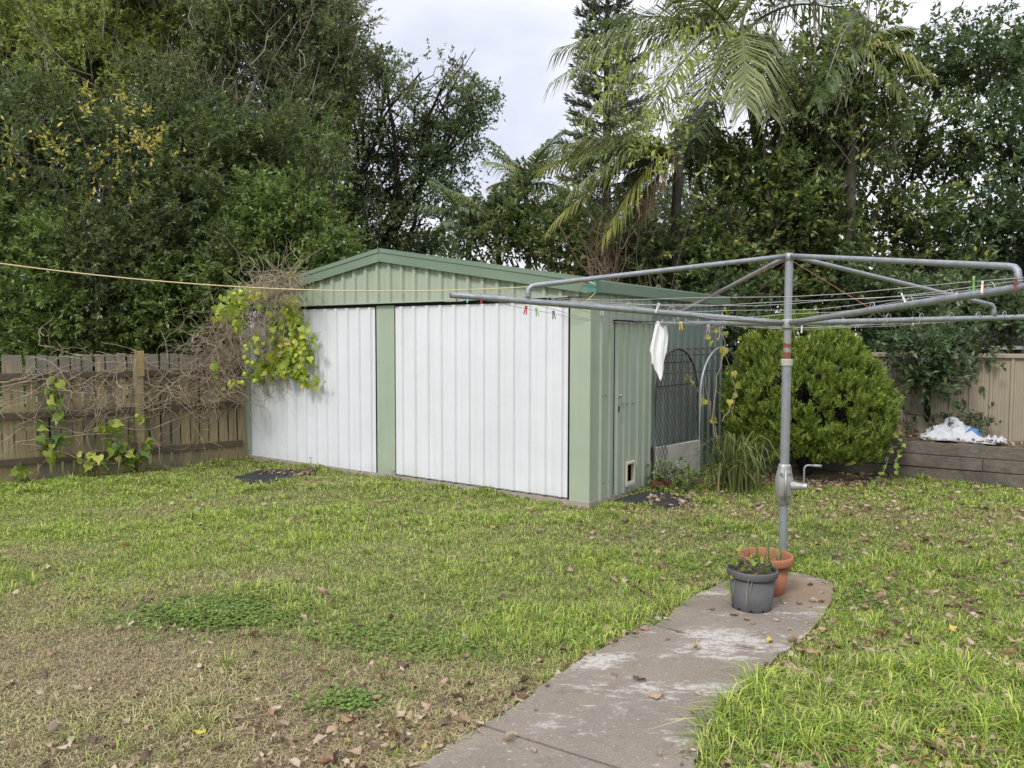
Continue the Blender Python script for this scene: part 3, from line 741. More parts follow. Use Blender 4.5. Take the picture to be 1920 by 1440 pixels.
tree('lilly_pilly_tree', 'brighter green leafy shrub tree rising behind the left barge board of the shed', gp(560, 12.0),
     [(560, 400, 11.9, 75, 100), (600, 330, 12.1, 40, 65), (520, 480, 11.6, 90, 90), (610, 470, 11.9, 60, 80), (490, 400, 11.9, 50, 70), (440, 520, 11.3, 60, 80), (560, 560, 11.8, 110, 80), (640, 540, 12.2, 50, 60)],
     [L_['glossy'], L_['bright']], dens=300, per=14, tl=.32, Ln=.085, Wd=.036, trunk=.07, bark='dark_bark', seed=13, gap=-.35, mixk=[-.35], up=.6, gsc=3.2)
tree('yellow_leaved_tree', 'sparse tree with yellow leaves showing among the dark green ones', gp(170, 11.0),
     [(200, 230, 11.0, 110, 50), (90, 285, 10.9, 120, 18), (170, 330, 11.0, 110, 30), (150, 400, 10.8, 50, 50), (200, 470, 10.7, 45, 35), (130, 450, 10.7, 40, 40), (290, 290, 11.1, 60, 30), (320, 370, 11, 50, 22), (40, 250, 11, 40, 60)],
     [L_['yellow'], L_['mixed']], dens=64, per=6, tl=.26, Ln=.085, Wd=.036, trunk=.018, bark='bark', seed=14, gap=.12, mixk=[.15], up=.2, twigs=3, droop=.4, gsc=3.5)
tree('paperbark_tree', 'tall feathery twiggy tree with olive foliage at upper left', gp(380, 14.8),
     [(250, 60, 14.4, 190, 120), (430, 90, 14.8, 170, 150), (560, 60, 15.0, 110, 170), (330, -60, 14.8, 260, 110), (100, 60, 14.6, 170, 130), (560, 250, 15.0, 90, 120), (620, 130, 15.2, 50, 150), (440, 260, 14.8, 120, 90), (-60, 90, 14.8, 130, 150), (560, -80, 15, 110, 110), (200, 180, 14.2, 150, 90), (330, 200, 14.4, 130, 90)],
     [L_['olive'], L_['lime_tip'], L_['dark']], dens=270, per=16, tl=.34, Ln=.08, Wd=.03, trunk=.1, bark='bark_pale', seed=15, gap=-.3, mixk=[.08, .72], up=.7, twigs=8, bare=1700, droop=.1, gsc=3.4)
tree('broad_leaved_tree', 'big spreading tree left of the open sky with light showing through', gp(650, 16.5),
     [(720, 190, 16.0, 85, 80), (825, 190, 16.0, 70, 75), (868, 122, 16.0, 26, 30), (890, 195, 16.0, 36, 40), (680, 320, 16.4, 100, 110), (800, 310, 16.2, 90, 80), (640, 200, 16.6, 70, 110), (740, 430, 16.6, 110, 70), (640, 430, 16.8, 80, 90), (825, 410, 16.4, 36, 70), (850, 260, 16.0, 60, 60), (790, 135, 16.2, 45, 35), (720, 125, 16.2, 40, 30), (690, 480, 16.6, 120, 50), (800, 470, 16.6, 70, 30)],
     [L_['dark'], L_['olive'], L_['lime_tip']], dens=235, per=13, tl=.34, Ln=.085, Wd=.036, trunk=.1, bark='dark_bark', seed=16, gap=-.02, mixk=[.2, .75], twigs=7, gsc=4.6)
tree('hedge_tree', 'dark shaded tree low behind the vine covered shed corner', gp(300, 14.6),
     [(100, 600, 14.6, 260, 130), (400, 560, 14.8, 240, 160), (620, 560, 15.2, 130, 100), (250, 400, 15, 240, 160), (-100, 480, 14.8, 200, 200), (560, 420, 15.4, 110, 120), (-60, 120, 15.6, 130, 150)],
     L_['dark'], dens=150, per=12, tl=.42, Ln=.11, Wd=.05, trunk=.13, bark='dark_bark', seed=17, gap=-.6)

# right side, behind the shed and the tan fence
tree('mottled_shrub', 'yellow flecked green shrub behind the low end of the shed roof', gp(1060, 12.8),
     [(1010, 400, 12.8, 70, 60), (1080, 450, 12.4, 80, 60), (960, 440, 13.0, 60, 50), (1150, 480, 12.0, 70, 50), (1000, 350, 13.2, 45, 40), (1230, 490, 11.8, 80, 60), (890, 455, 13.2, 50, 35), (930, 400, 13.4, 40, 50)],
     [L_['mixed'], L_['autumn'], L_['dark']], dens=230, per=11, tl=.3, Ln=.1, Wd=.05, trunk=.04, bark='dark_bark', seed=21, gap=-.4, mixk=[.1, .5], cat='shrub')
tree('vine_covered_tree', 'tree smothered in yellow flecked creeper above the clothesline pole', gp(1430, 12.0),
     [(1330, 420, 11.6, 120, 90), (1430, 350, 11.6, 110, 110), (1260, 480, 11.3, 110, 70), (1500, 440, 11.4, 120, 100), (1440, 220, 12.0, 70, 110), (1330, 300, 11.9, 70, 80), (1400, 520, 11.2, 150, 70), (1560, 520, 11.2, 110, 80), (1540, 300, 12, 80, 90), (1160, 420, 11.2, 70, 60)],
     [L_['mixed'], L_['autumn'], L_['dark']], dens=225, per=11, tl=.3, Ln=.1, Wd=.054, trunk=.07, seed=22, gap=-.15, mixk=[.25, .6], twigs=7, bark='bark', gsc=3.8)
tree('slender_tree', 'tall loose leafy tree with thin upright stems over the clothesline', gp(1480, 11.4),
     [(1480, 80, 11.4, 80, 110), (1550, 150, 11.2, 90, 100), (1420, 20, 11.8, 60, 70), (1600, 60, 11.6, 60, 90), (1560, 250, 11.2, 100, 80), (1480, -60, 11.6, 120, 60), (1640, 170, 11.2, 70, 60), (1640, 260, 11.4, 60, 70)],
     [L_['mixed'], L_['olive']], dens=125, per=11, tl=.42, Ln=.1, Wd=.046, trunk=.045, seed=23, gap=-.25, mixk=[.3], twigs=7, up=.6, bare=110, gsc=2.6)
tree('twiggy_shrub', 'thin twiggy climber with small yellowish leaves in front of the palm fronds', gp(1230, 10.6),
     [(1230, 180, 10.4, 110, 110), (1160, 260, 10.4, 70, 90), (1260, 320, 10.3, 90, 80), (1310, 160, 10.6, 70, 110), (1140, 140, 10.6, 40, 40), (1120, 380, 10.5, 60, 70), (1290, 400, 10.6, 90, 70), (1200, 440, 10.5, 80, 50), (1335, 230, 10.8, 55, 100), (1150, 60, 10.8, 50, 40)],
     [L_['mixed'], L_['lime_tip']], dens=44, per=7, tl=.36, Ln=.085, Wd=.042, trunk=.014, bark='bark', seed=33, gap=-.1, mixk=[.6], twigs=4, up=.5, bare=0, cat='climber')
tree('leafy_tree', 'dark green tree with white sky gaps filling the upper right', gp(1800, 12.4),
     [(1700, 300, 12.2, 110, 110), (1830, 240, 12.2, 120, 130), (1900, 380, 12.0, 130, 130), (1780, 430, 11.8, 130, 90), (1660, 440, 11.8, 110, 90), (1850, 110, 12.4, 110, 90), (1760, 100, 12.6, 50, 60), (1960, 150, 12.4, 110, 150), (1900, 520, 11.6, 120, 80), (1720, 540, 11.4, 130, 70), (2010, 420, 12, 130, 180), (1760, 180, 12.4, 60, 60)],
     [L_['dark'], L_['mixed']], dens=165, per=12, tl=.34, Ln=.1, Wd=.048, trunk=.06, seed=24, gap=-.02, mixk=[.2], twigs=6, bark='dark_bark', gsc=4.8)
tree('shade_tree', 'dark overhanging foliage above the tan metal fence', gp(1820, 10.6),
     [(1395, 600, 10.6, 40, 70), (1400, 720, 10.7, 40, 110), (1350, 560, 10.6, 50, 30), (1720, 650, 9.7, 60, 36), (1745, 690, 9.25, 50, 26), (1812, 672, 9.1, 42, 20), (1385, 625, 10.3, 32, 60), (1800, 648, 9.5, 50, 26), (1660, 600, 10.3, 110, 70), (1790, 590, 10.2, 110, 60), (1900, 590, 10.0, 90, 40), (1680, 690, 10.4, 60, 70), (1600, 560, 10.6, 90, 60)],
     L_['dark'], dens=290, per=12, tl=.3, Ln=.09, Wd=.04, trunk=.05, bark='dark_bark', seed=25, gap=-.45)
tree('young_tree', 'thin dark trunked small tree growing out of the raised bed', np.array([*G(1735, 815, .42)[:2], .40]),
     [(1735, 660, 9.0, 60, 40), (1690, 640, 9.0, 40, 30), (1790, 640, 8.9, 55, 30), (1750, 710, 8.9, 55, 25), (1840, 620, 8.8, 50, 25), (1790, 665, 8.8, 45, 16), (1700, 710, 9.0, 30, 25)],
     [L_['dark'], L_['mixed']], dens=190, per=9, tl=.2, Ln=.08, Wd=.038, trunk=.03, bark='dark_bark', seed=26, gap=-.3, mixk=[.2], fork=.8)
tree('low_shrub', 'small leafy shrub behind the white tarp in the raised bed', np.array([*G(1800, 815, .42)[:2], .42]),
     [(1765, 790, 8.95, 24, 20), (1810, 785, 8.9, 28, 20), (1845, 790, 8.8, 22, 14), (1700, 790, 9.2, 16, 22)],
     L_['dark'], dens=170, per=9, tl=.14, Ln=.06, Wd=.03, trunk=.012, seed=27, gap=-.3, cat='shrub', fork=.3)
tree('far_tree', 'dark tree far behind the vine covered tree', gp(1500, 17), [(1350, 430, 16.5, 170, 130), (1480, 450, 16.5, 120, 120), (1200, 490, 16.5, 130, 70)],
     L_['dark'], dens=110, per=12, tl=.45, Ln=.11, Wd=.05, trunk=.15, bark='dark_bark', seed=28, gap=-.6)
tree('weed_shrub', 'low weedy shrub under the wire arch beside the shed', G(1275, 925), [(1255, 895, 8.0, 28, 28), (1290, 905, 7.9, 30, 24), (1240, 900, 8.0, 18, 20), (1320, 905, 7.95, 24, 16)],
     [L_['dark'], L_['bright']], dens=260, per=9, tl=.12, Ln=.045, Wd=.03, trunk=.008, seed=29, gap=-.5, mixk=[.3], cat='weeds', fork=.3)

# Norfolk pine far off
pb = gp(1135, 38); pine = empty('norfolk_pine', pb, 'tall tiered pine far behind the palm fronds', 'tree')
mb = MB(); tp = at(1140, -160, 38); mb.tube([pb, tp], [.35, .05], 8); r = np.random.default_rng(31); LP, LD, LN_ = [], [], []
zz = 2.
while zz < tp[2] - .3:
    k = (tp[2] - zz) / tp[2]; Lb = .5 + 3.3 * k; c = pb + (tp - pb) * (zz / tp[2])
    for j in range(6):
        a_ = j * PI / 3 + zz + r.uniform(-.25, .25); d = np.array([math.cos(a_), math.sin(a_), .12]); Lj = Lb * r.uniform(.75, 1.1)
        pts = np.array([c + d * Lj * u + ZZ * .45 * u ** 2 * Lj * .3 for u in np.linspace(0, 1, 6)]); mb.tube(pts, np.linspace(.06, .015, 6), 4)
        m = int(170 * Lj / 3); u = r.uniform(.35, 1, m); q = c + d * (Lj * u)[:, None] + ZZ * (.135 * u ** 2 * Lj)[:, None]
        sd2 = np.array([-d[1], d[0], 0]); q = q + sd2 * (r.normal(size=m) * .28)[:, None]
        LP.append(q); LD.append(unit(d + ZZ * .5 + r.normal(size=(m, 3)) * .5)); LN_.append(r.normal(size=(m, 3)))
    zz += .62 + .2 * k
mb.build('trunk', M['dark_bark'], pine)
LP, LD, LN_ = map(np.concatenate, (LP, LD, LN_)); v, t = leaf_cloud(LP, LD, LN_, .42 * r.uniform(.6, 1.2, len(LP)), .09); tri_obj('foliage', v, t, L_['pine'], pine)

# ------------------------------------------------------------------ palms
def frond(P0, P1, arch, nl, ll, seed, droop=.6, w=.028, vee=.5):
    """one feather frond from P0 to P1: returns leaflet strips and rachis points"""
    r = np.random.default_rng(seed); n = 14; t = np.linspace(0, 1, n); L = np.linalg.norm(P1 - P0)
    rc = P0 + (P1 - P0) * t[:, None] + ZZ * (arch * L * 4 * t * (1 - t) * (1 - .35 * t))[:, None]
    tt = np.linspace(.14, .995, nl); base = np.stack([np.interp(tt, t, rc[:, i]) for i in range(3)], 1)
    tan = unit(np.gradient(rc, axis=0)); tg = unit(np.stack([np.interp(tt, t, tan[:, i]) for i in range(3)], 1))
    side = unit(np.cross(tg, ZZ) + 1e-6); up = unit(np.cross(side, tg))
    V, T = [], []; off = 0
    for sg in (-1, 1):
        ln = ll * np.sin(np.clip(.12 + tt * 1.0, 0, 1) * PI * .93) ** .6 * r.uniform(.85, 1.1, nl)
        fw = .35 + .75 * tt
        d = unit(side * sg * 1. + tg * fw[:, None] + up * (vee * (1 - tt))[:, None] + r.normal(size=(nl, 3)) * .1)
        m = base + d * (ln * .5)[:, None] - ZZ * (ln * .12 * droop)[:, None]
        e = base + d * (ln * .86)[:, None] - ZZ * (ln * .55 * droop)[:, None]
        wv = unit(np.cross(d, up)) * w * .5
        vv = np.stack([base - wv * .6, base + wv * .6, m - wv, m + wv, e], 1)
        b = np.arange(nl)[:, None] * 5 + off
        T.append(np.concatenate([b + np.array([0, 1, 3]), b + np.array([0, 3, 2]), b + np.array([2, 3, 4])], 1).reshape(-1, 3)); V.append(vv.reshape(-1, 3)); off += nl * 5
    return np.concatenate(V), np.concatenate(T), rc

def palm(label, crown, trunk_r, fronds, mats, seed, nl=46, ll=.62, w=.034, base=None, group=None):
    """fronds: (tip, arch, material) with real tip positions"""
    crown = np.asarray(crown, float); base = np.array([crown[0] + .15, crown[1] + .1, 0]) if base is None else base
    rt = empty('palm_tree', base, label, 'palm tree', group)
    mb = MB(); mb.tube(bend(base - ZZ * .1, crown, .02, seed, n=10), np.linspace(trunk_r * 1.2, trunk_r * .8, 10), 12); mb.build('trunk', M['palm_trunk'], rt, smooth=True)
    for i, (tip, arch, m) in enumerate(fronds):
        v, t, rc = frond(crown, np.asarray(tip, float), arch, nl, ll, seed * 50 + i, droop=.8 + .45 * random.random(), w=w)
        fo = tri_obj('frond', v, t, mats[m], rt)
        mb = MB(); mb.tube(rc, np.linspace(.028, .005, len(rc)), 5); mb.build('rachis', mats[m], fo)
    return rt
PM = [L_['palm'], L_['palm_yellow'], L_['palm_dark'], L_['palm_dead']]
Yp = 11.6
palm('large palm with long arching fronds reaching over open sky', at(1385, 70, Yp + .4), .09,
     [(at(1040, 150, Yp), .16, 0), (at(1050, 90, Yp + .7), .1, 0), (at(1100, 215, Yp - .4), .2, 0), (at(1445, 215, Yp - .9), .2, 0), (at(1400, 200, Yp - 1.3), .22, 0), (at(1480, 170, Yp - .2), .25, 0), (at(1215, -60, Yp + .5), .1, 0), (at(1450, -140, Yp + .6), .08, 0),
      (at(1620, 40, Yp + 1), .2, 2), (at(1300, 290, Yp - .2), .2, 2), (at(1130, 40, Yp + 1.2), .1, 2), (at(1200, 250, Yp - .9), .2, 0), (at(1270, -20, Yp - .5), .1, 0)], PM, 3, nl=64, ll=.9, w=.027)
palm('lower palm with yellowing fronds hanging behind the shed roof', at(1275, 290, 11.0), .08,
     [(at(1032, 425, 10.7), .17, 1), (at(1040, 275, 11.5), .1, 0), (at(1070, 360, 10.6), .18, 0), (at(1010, 320, 11.8), .12, 1), (at(1130, 450, 10.6), .2, 1), (at(1330, 190, 11.4), .05, 2), (at(1190, 400, 10.8), .12, 3), (at(1180, 330, 11.3), .16, 2), (at(1080, 300, 11.2), .14, 0)], PM, 4, nl=60, ll=.7, w=.027)
palm('palm with a drooping frond in front of the dark right hand tree', at(1600, 105, 11.2), .07,
     [(at(1745, 135, 10.6), .2, 1), (at(1710, 55, 11.2), .12, 0), (at(1690, 175, 10.6), .22, 0), (at(1530, 190, 10.7), .2, 2), (at(1590, 20, 11.4), .05, 2)], PM, 5, nl=46, ll=.6, w=.032)
for i, (px, py, Y_, lab) in enumerate([(880, 425, 14.2, 'small palm just right of the spreading tree, low against the sky'), (985, 350, 15.0, 'small palm whose fronds stand highest over the shed roof'), (935, 445, 13.4, 'dark small palm close behind the shed ridge')]):
    fr = []; r = np.random.default_rng(60 + i); c = at(px, py, Y_)
    for k in range(15):
        a_ = k * 2.4 + r.uniform(0, .5); ev = r.uniform(-.15, .9); Lf = r.uniform(.85, 1.25)
        fr.append((c + np.array([math.cos(a_) * math.cos(ev), math.sin(a_) * math.cos(ev), math.sin(ev)]) * Lf, .14, 2 if r.random() < .65 else (0 if r.random() < .8 else 3)))
    palm(lab, c, .06, fr, PM, 10 + i, nl=30, ll=.42, w=.03)

# dry twig bunch behind the shed roof
c = at(1140, 545, 11.0); r = np.random.default_rng(41); mb = MB()
for i in range(46):
    d = unit(np.array([r.normal() * .4, r.normal() * .3, 1.])); e = c + d * r.uniform(.7, 1.35); br = bend(c + r.normal(size=3) * .08, e, .07, 900 + i, n=6); mb.tube(br, np.linspace(.007, .003, 6), 4)
    for _ in range(3): s0 = br[int(r.integers(2, 6))]; mb.tube(bend(s0, s0 + unit(d + r.normal(size=3) * .7) * r.uniform(.15, .4), .08, int(r.integers(1e6)), n=4), np.linspace(.005, .0025, 4), 4)
tb = np.array([c[0], c[1], 0]); mb.tube(bend(tb, c, .03, 5), np.linspace(.03, .02, 7), 6)
tag(mb.build('dead_shrub', M['dry_stem'], org=tb), 'leafless pale dry shrub behind the low eave corner', 'dead shrub')

# ------------------------------------------------------------------ round conifer bush
bc = np.array([3.42, 9.0, 0]); bush = empty('conifer_bush', bc, 'large rounded bright green conifer bush right of the shed', 'bush')
r = np.random.default_rng(51); nl_ = 1350
zp = np.array([.12, .3, .6, .85, 1.1, 1.35, 1.55, 1.7, 1.8]); rp_ = np.array([.62, .8, .9, .9, .82, .68, .52, .33, .1])
LC, LO = [], []
while len(LC) < nl_:                               # rounded lumps of sprays over the whole outline
    z_ = r.uniform(.22, 1.78); a_ = r.uniform(0, 2 * PI); r_ = np.interp(z_, zp, rp_)
    if r.uniform() > r_ / .9: continue
    dv_ = np.array([math.cos(a_), math.sin(a_), 0]); k_ = 1 + .06 * float(snoise(np.array([[dv_[0], dv_[1], z_]]), 4.5, 52)[0])
    LC.append(bc + np.array([-.13 * max(0, z_ - .8) * 1.2, 0, z_]) + dv_ * r_ * k_ * r.uniform(.84, 1.0)); LO.append(unit(dv_ * .9 + ZZ * (.15 + .7 * (z_ - .3))))
LC, LO = np.array(LC), np.array(LO); ns = 9; rl = r.uniform(.03, .075, nl_)
sd_ = unit(unit(r.normal(size=(nl_, ns, 3))) + LO[:, None] * .75 + ZZ * .35)
P = (LC[:, None] + sd_ * rl[:, None, None] * r.uniform(.6, 1.05, (nl_, ns, 1))).reshape(-1, 3); n = len(P); per = 15
ax = unit(sd_.reshape(-1, 3) * .55 + ZZ * .75 + r.normal(size=(n, 3)) * .2); pl_n = unit(r.normal(size=(n, 3))); sdv = unit(np.cross(ax, pl_n))
tt = np.linspace(.0, 1, per)[None]; sg = np.where(np.arange(per) % 2, 1, -1)[None]; tl = r.uniform(.055, .105, n)[:, None]
B = P[:, None] + ax[:, None] * (tt * tl)[..., None]; D = unit(ax[:, None] * .9 + sdv[:, None] * (sg * .65)[..., None] + r.normal(size=(n, per, 3)) * .14)
N = np.repeat(pl_n[:, None], per, 1); m = n * per
v, t = leaf_cloud(B.reshape(m, 3), D.reshape(m, 3), N.reshape(m, 3), .036 * r.uniform(.7, 1.25, m), .0115, .1)
tri_obj('foliage', v, t, L_['conifer'], bush)
ctr = bc + ZZ * .85; Rb = np.array([.82, .82, .9])
mb = MB()
for i in range(9): a_ = i * .7; mb.tube(bend(bc, bc + np.array([math.cos(a_) * .45, math.sin(a_) * .45, .9]), .06, 500 + i), np.linspace(.04, .015, 7), 6)
mb.build('stem', M['dark_bark'], bush)
# inner dead wood of the bush: brown twigs filling the middle
mb = MB()
for i in range(260):
    dd = unit(r.normal(size=3)); dd[2] = abs(dd[2]) - .3; e = ctr + dd * Rb * .84; mb.tube(bend(bc + np.array([0, 0, r.uniform(.2, .9)]), e, .05, 600 + i, n=5), np.linspace(.012, .005, 5), 4)
mb.build('inner_twigs', M['dark_bark'], bush)

# long grass clump in front of the arch
r = np.random.default_rng(71)
def grass_clump(name, c, n, h, spread, mat, label, cat, seed, wide=.016):
    r = np.random.default_rng(seed); k = 6; base = c + np.c_[r.normal(size=(n, 2)) * spread * .2, np.zeros(n)]; a_ = r.uniform(0, 2 * PI, n); hh = h * r.uniform(.45, 1.1, n); out = spread * r.uniform(.15, 1.5, n)
    dv = np.c_[np.cos(a_), np.sin(a_), 0 * a_]; sdv = np.c_[-np.sin(a_), np.cos(a_), 0 * a_]; u = np.linspace(0, 1, k)
    ctrp = base[:, None] + dv[:, None] * (out[:, None] * u ** 1.35)[..., None] + ZZ * (hh[:, None] * (u * 2.3 - 1.8 * u ** 2.1))[..., None]
    wd = wide * (1 - u ** 2)[None, :, None] * .5 + .0006
    v = np.stack([ctrp - sdv[:, None] * wd, ctrp + sdv[:, None] * wd], 2).reshape(-1, 3)
    b = np.arange(n)[:, None] * 2 * k; T = []
    for i in range(k - 1): T += [b + np.array([2 * i, 2 * i + 1, 2 * i + 3]), b + np.array([2 * i, 2 * i + 3, 2 * i + 2])]
    return tag(tri_obj(name, v, np.concatenate(T, 1).reshape(-1, 3), mat, org=c), label, cat)
grass_clump('grass_clump', np.array([2.32, 8.0, 0]), 170, .74, .5, L_['lemon_grass'], 'tall arching grass clump between the bush and the wire arch', 'grass clump', 72)
grass_clump('grass_clump', G(745, 897) - np.array([.0, .03, 0]), 60, .16, .08, L_['lemon_grass'], 'small grass tuft at the foot of the centre panel', 'grass clump', 73, .007)
for px, py, sc, lab in ((590, 874, 1., 'small leafy weed growing against the left white door'), (615, 877, .8, 'tiny weed to the right of another weed by the left white door')):
    c = G(px, py) - np.array([0, .03, 0]); dd = c[1] / FPX
    tree('weed', lab, c, [(px, py - 14 * sc, c[1], 11 * sc, 11 * sc), (px - 8, py - 6, c[1], 8, 6), (px + 2, py - 24 * sc, c[1], 5, 6)], L_['bright'], dens=330, per=7, tl=.07, Ln=.035, Wd=.018, trunk=.004, seed=int(px), gap=-.9, cat='weed', fork=.3, twigs=3)

# ------------------------------------------------------------------ arch with wire mesh
ar = empty('garden_arch', (2.07, 8.5, 0), 'small metal hoop arch with rusty diamond wire mesh beside the shed', 'garden arch')
def hoop(p0, p1, z1, n=18):
    p0, p1 = np.r_[p0, 0.], np.r_[p1, 0.]; half = np.linalg.norm(p1 - p0) / 2; mid = (p0 + p1) / 2; dd = unit(p1 - p0)
    pts = [p0 - ZZ * .05, p0 + ZZ * .3, p0 + ZZ * .6]
    for k in range(n + 1):
        a_ = PI - PI * k / n; pts.append(mid + dd * half * math.cos(a_) + ZZ * (z1 - half + half * math.sin(a_)))
    return np.array(pts + [p1 + ZZ * .6, p1 + ZZ * .3, p1 - ZZ * .05])
A0, A1, B0, B1 = np.array([1.50, 8.12]), np.array([2.13, 8.92]), np.array([1.99, 8.22]), np.array([2.65, 9.02])
hA, hB = hoop(A0, A1, 1.46), hoop(B0, B1, 1.48)
mb = MB(); mb.tube(hA, .011, 8); mb.build('hoop', M['rust'], ar, smooth=True)
mb = MB(); mb.tube(hB, .013, 8); q = mb.build('hoop', M['galv'], ar, smooth=True); q['label'] = 'clean grey galvanised hoop'
mb = MB(); dA = unit(np.r_[A1 - A0, 0]); wA = np.linalg.norm(A1 - A0); pA = np.r_[A0, 0]
for z in (1.32, 1.07): 
    hw = wA / 2 if z < 1.46 - wA / 2 else math.sqrt(max(0, (wA / 2) ** 2 - (z - 1.46 + wA / 2) ** 2)); mb.tube([pA + dA * (wA / 2 - hw) + ZZ * z, pA + dA * (wA / 2 + hw) + ZZ * z], .006, 6)
for zz_ in (.05,): mb.tube([pA + ZZ * zz_, pA + dA * wA + ZZ * zz_], .006, 6)
mb.build('cross_bar', M['rust'], ar)
def topz(u): 
    h = wA / 2; return 1.46 - h + math.sqrt(max(0, h * h - (u - h) ** 2))
mb = MB(); st = .075
for sg in (1, -1):
    k0 = -1.6
    while k0 < wA + 1.6:
        seg = []
        for i in range(60):
            z = .04 + i * .0242; u = k0 + sg * (z) * .62
            if 0 <= u <= wA and z <= topz(u): seg.append(pA + dA * u + ZZ * z + np.r_[FNOR * 0, 0] + np.array([0, 0.002 * sg * math.sin(z * 80), 0]))
            elif len(seg) > 1: break
        if len(seg) > 2: mb.tube(seg, .0022, 4)
        k0 += st
mb.build('wire_mesh', M['rust'], ar)
mb = MB()
for k in range(4, len(hA) - 4):
    if k % 3 == 0: mb.tube([hA[k], hB[k]], .004, 5)
for j in range(1, 6): mb.tube(hA[3:-3] * (1 - j / 6) + hB[3:-3] * j / 6, .0022, 4)
mb.build('tunnel_wires', M['rust'], ar)
# creeper on the arch
cr = empty('arch_creeper', (2.3, 8.4, 0), 'thin creeper with heart shaped yellow leaves on the galvanised hoop', 'creeper')
r = np.random.default_rng(81); mb = MB(); LPs = []
for pts in ([(1350, 900, 8.3), (1340, 800, 8.35), (1325, 730, 8.4), (1318, 690, 8.4)], [(1352, 860, 8.3), (1335, 760, 8.3), (1345, 700, 8.4), (1362, 660, 8.5), (1350, 620, 8.6)], [(1350, 655, 8.6), (1375, 700, 8.6), (1378, 740, 8.6), (1355, 790, 8.4)], [(1390, 690, 8.9), (1380, 730, 8.8), (1370, 780, 8.7)], [(1350, 620, 8.6), (1355, 580, 8.7), (1352, 600, 8.6), (1345, 640, 8.5)], [(1330, 760, 8.35), (1300, 720, 8.35), (1290, 700, 8.4)]):
    cp = np.array([at(*p) for p in pts]); k = 16; tt = np.linspace(0, len(cp) - 1, k); q = np.stack([np.interp(tt, np.arange(len(cp)), cp[:, i]) for i in range(3)], 1); q += r.normal(size=q.shape) * .012; mb.tube(q, .004, 5); LPs += list(q[2:])
mb.build('stem', M['dead_stem'], cr)
sp = [at(1351, 652, 8.55), at(1358, 668, 8.5), at(1375, 697, 8.55), at(1368, 750, 8.5), at(1345, 618, 8.6), at(1338, 640, 8.4), at(1330, 630, 8.5), at(1360, 622, 8.6), at(1380, 720, 8.6), at(1395, 610, 8.6), at(1385, 633, 8.6), at(1366, 588, 8.7)] + [LPs[i] for i in r.choice(len(LPs), 14, False)]
def broad_leaves(Ps, size, r, down=.6, face=None):
    """heart or three lobed leaves with a folded blade, 9 verts each"""
    sh = np.array([(0, 0), (-.3, -.12), (-.5, .15), (-.42, .5), (-.18, .62), (0, 1.05), (.18, .62), (.42, .5), (.5, .15), (.3, -.12)])
    V, T = [], []; off = 0
    for P_ in Ps:
        s_ = size * r.uniform(.6, 1.2); nrm = unit((np.array([-.1, -1, .5]) if face is None else face) + r.normal(size=3) * .5)
        dn_ = unit(np.array([r.normal() * .6, r.normal() * .3, -down + r.normal() * .35])); x = unit(np.cross(dn_, nrm)); nrm = unit(np.cross(x, dn_))
        v = [P_ + (x * a_ + dn_ * b_ + nrm * (.28 * abs(a_) - .25 * max(b_, 0) ** 2)) * s_ for a_, b_ in sh]; c_ = P_ + dn_ * .4 * s_
        V += v + [c_ - nrm * .02 * s_]; m_ = len(sh); T += [(off + m_, off + i, off + (i + 1) % m_) for i in range(m_)]; off += m_ + 1
    return np.array(V), np.array(T)
v, t = broad_leaves(sp, .085, r); tri_obj('leaves', v, t, leaf_mat('creeper_yellow_leaf', [(0, (.16, .22, .04)), (.5, (.36, .34, .06)), (1, (.5, .42, .09))]), cr)
# bindweed trailing on the right side of the conifer bush
bw = empty('trailing_creeper', G(1660, 925), 'green heart leaved creeper trailing down the right side of the conifer bush', 'creeper'); mb = MB(); sp = []
for pts in ([(1600, 700, 8.35), (1650, 740, 8.4), (1672, 800, 8.4), (1668, 870, 8.4), (1640, 900, 8.3), (1632, 925, 8.2)], [(1640, 690, 8.5), (1685, 800, 8.5), (1690, 840, 8.4), (1675, 880, 8.3)], [(1580, 720, 8.2), (1640, 800, 8.3), (1650, 850, 8.3)]):
    cp = np.array([at(*p) for p in pts]); tt = np.linspace(0, len(cp) - 1, 22); q = np.stack([np.interp(tt, np.arange(len(cp)), cp[:, i]) for i in range(3)], 1) + r.normal(size=(22, 3)) * .015; mb.tube(q, .003, 4); sp += list(q[::1])
mb.build('stem', M['dead_stem'], bw); v, t = broad_leaves(sp, .06, r); tri_obj('leaves', v, t, L_['vine_low'], bw)

# ------------------------------------------------------------------ passion vine on shed corner and fence
def corner(u, off, z): return np.r_[FE_A + FDIR * u + FNOR * off, z]
vine = empty('passionfruit_vine', S(W_SH, -.15), 'passionfruit vine of dry tangled stems and lime leaves over the shed corner', 'vine')
r = np.random.default_rng(91); mb = MB()
def strand(p, v0, n, step, grav, curl, rad, bounds=None):
    pts = [np.array(p, float)]; v = unit(v0); c = r.normal(size=3) * curl
    for i in range(n):
        c = c * .75 + r.normal(size=3) * curl; v = unit(v + c - ZZ * grav); q = pts[-1] + v * step
        if q[2] < .03: break
        pts.append(q)
    if len(pts) > 3: mb.tube(pts, np.linspace(rad, rad * .45, len(pts)), 4, cap=False)
    return pts
hang = []
for i in range(270):           # hanging curtain from the roof corner down to the fence
    px = r.uniform(415, 545) - 10; top = 520 + max(0, (470 - px)) * 1.3 + r.uniform(0, 90); Yy = 9.75 + r.uniform(-.35, .25) + (px < 455) * .1 - max(0, px - 480) * .004
    p = at(px, top, Yy); hang.append(strand(p, np.array([r.normal() * .5, r.normal() * .25, -.6]), int(r.integers(7, 24)), .065, .16, .3, r.uniform(.0022, .0046)))
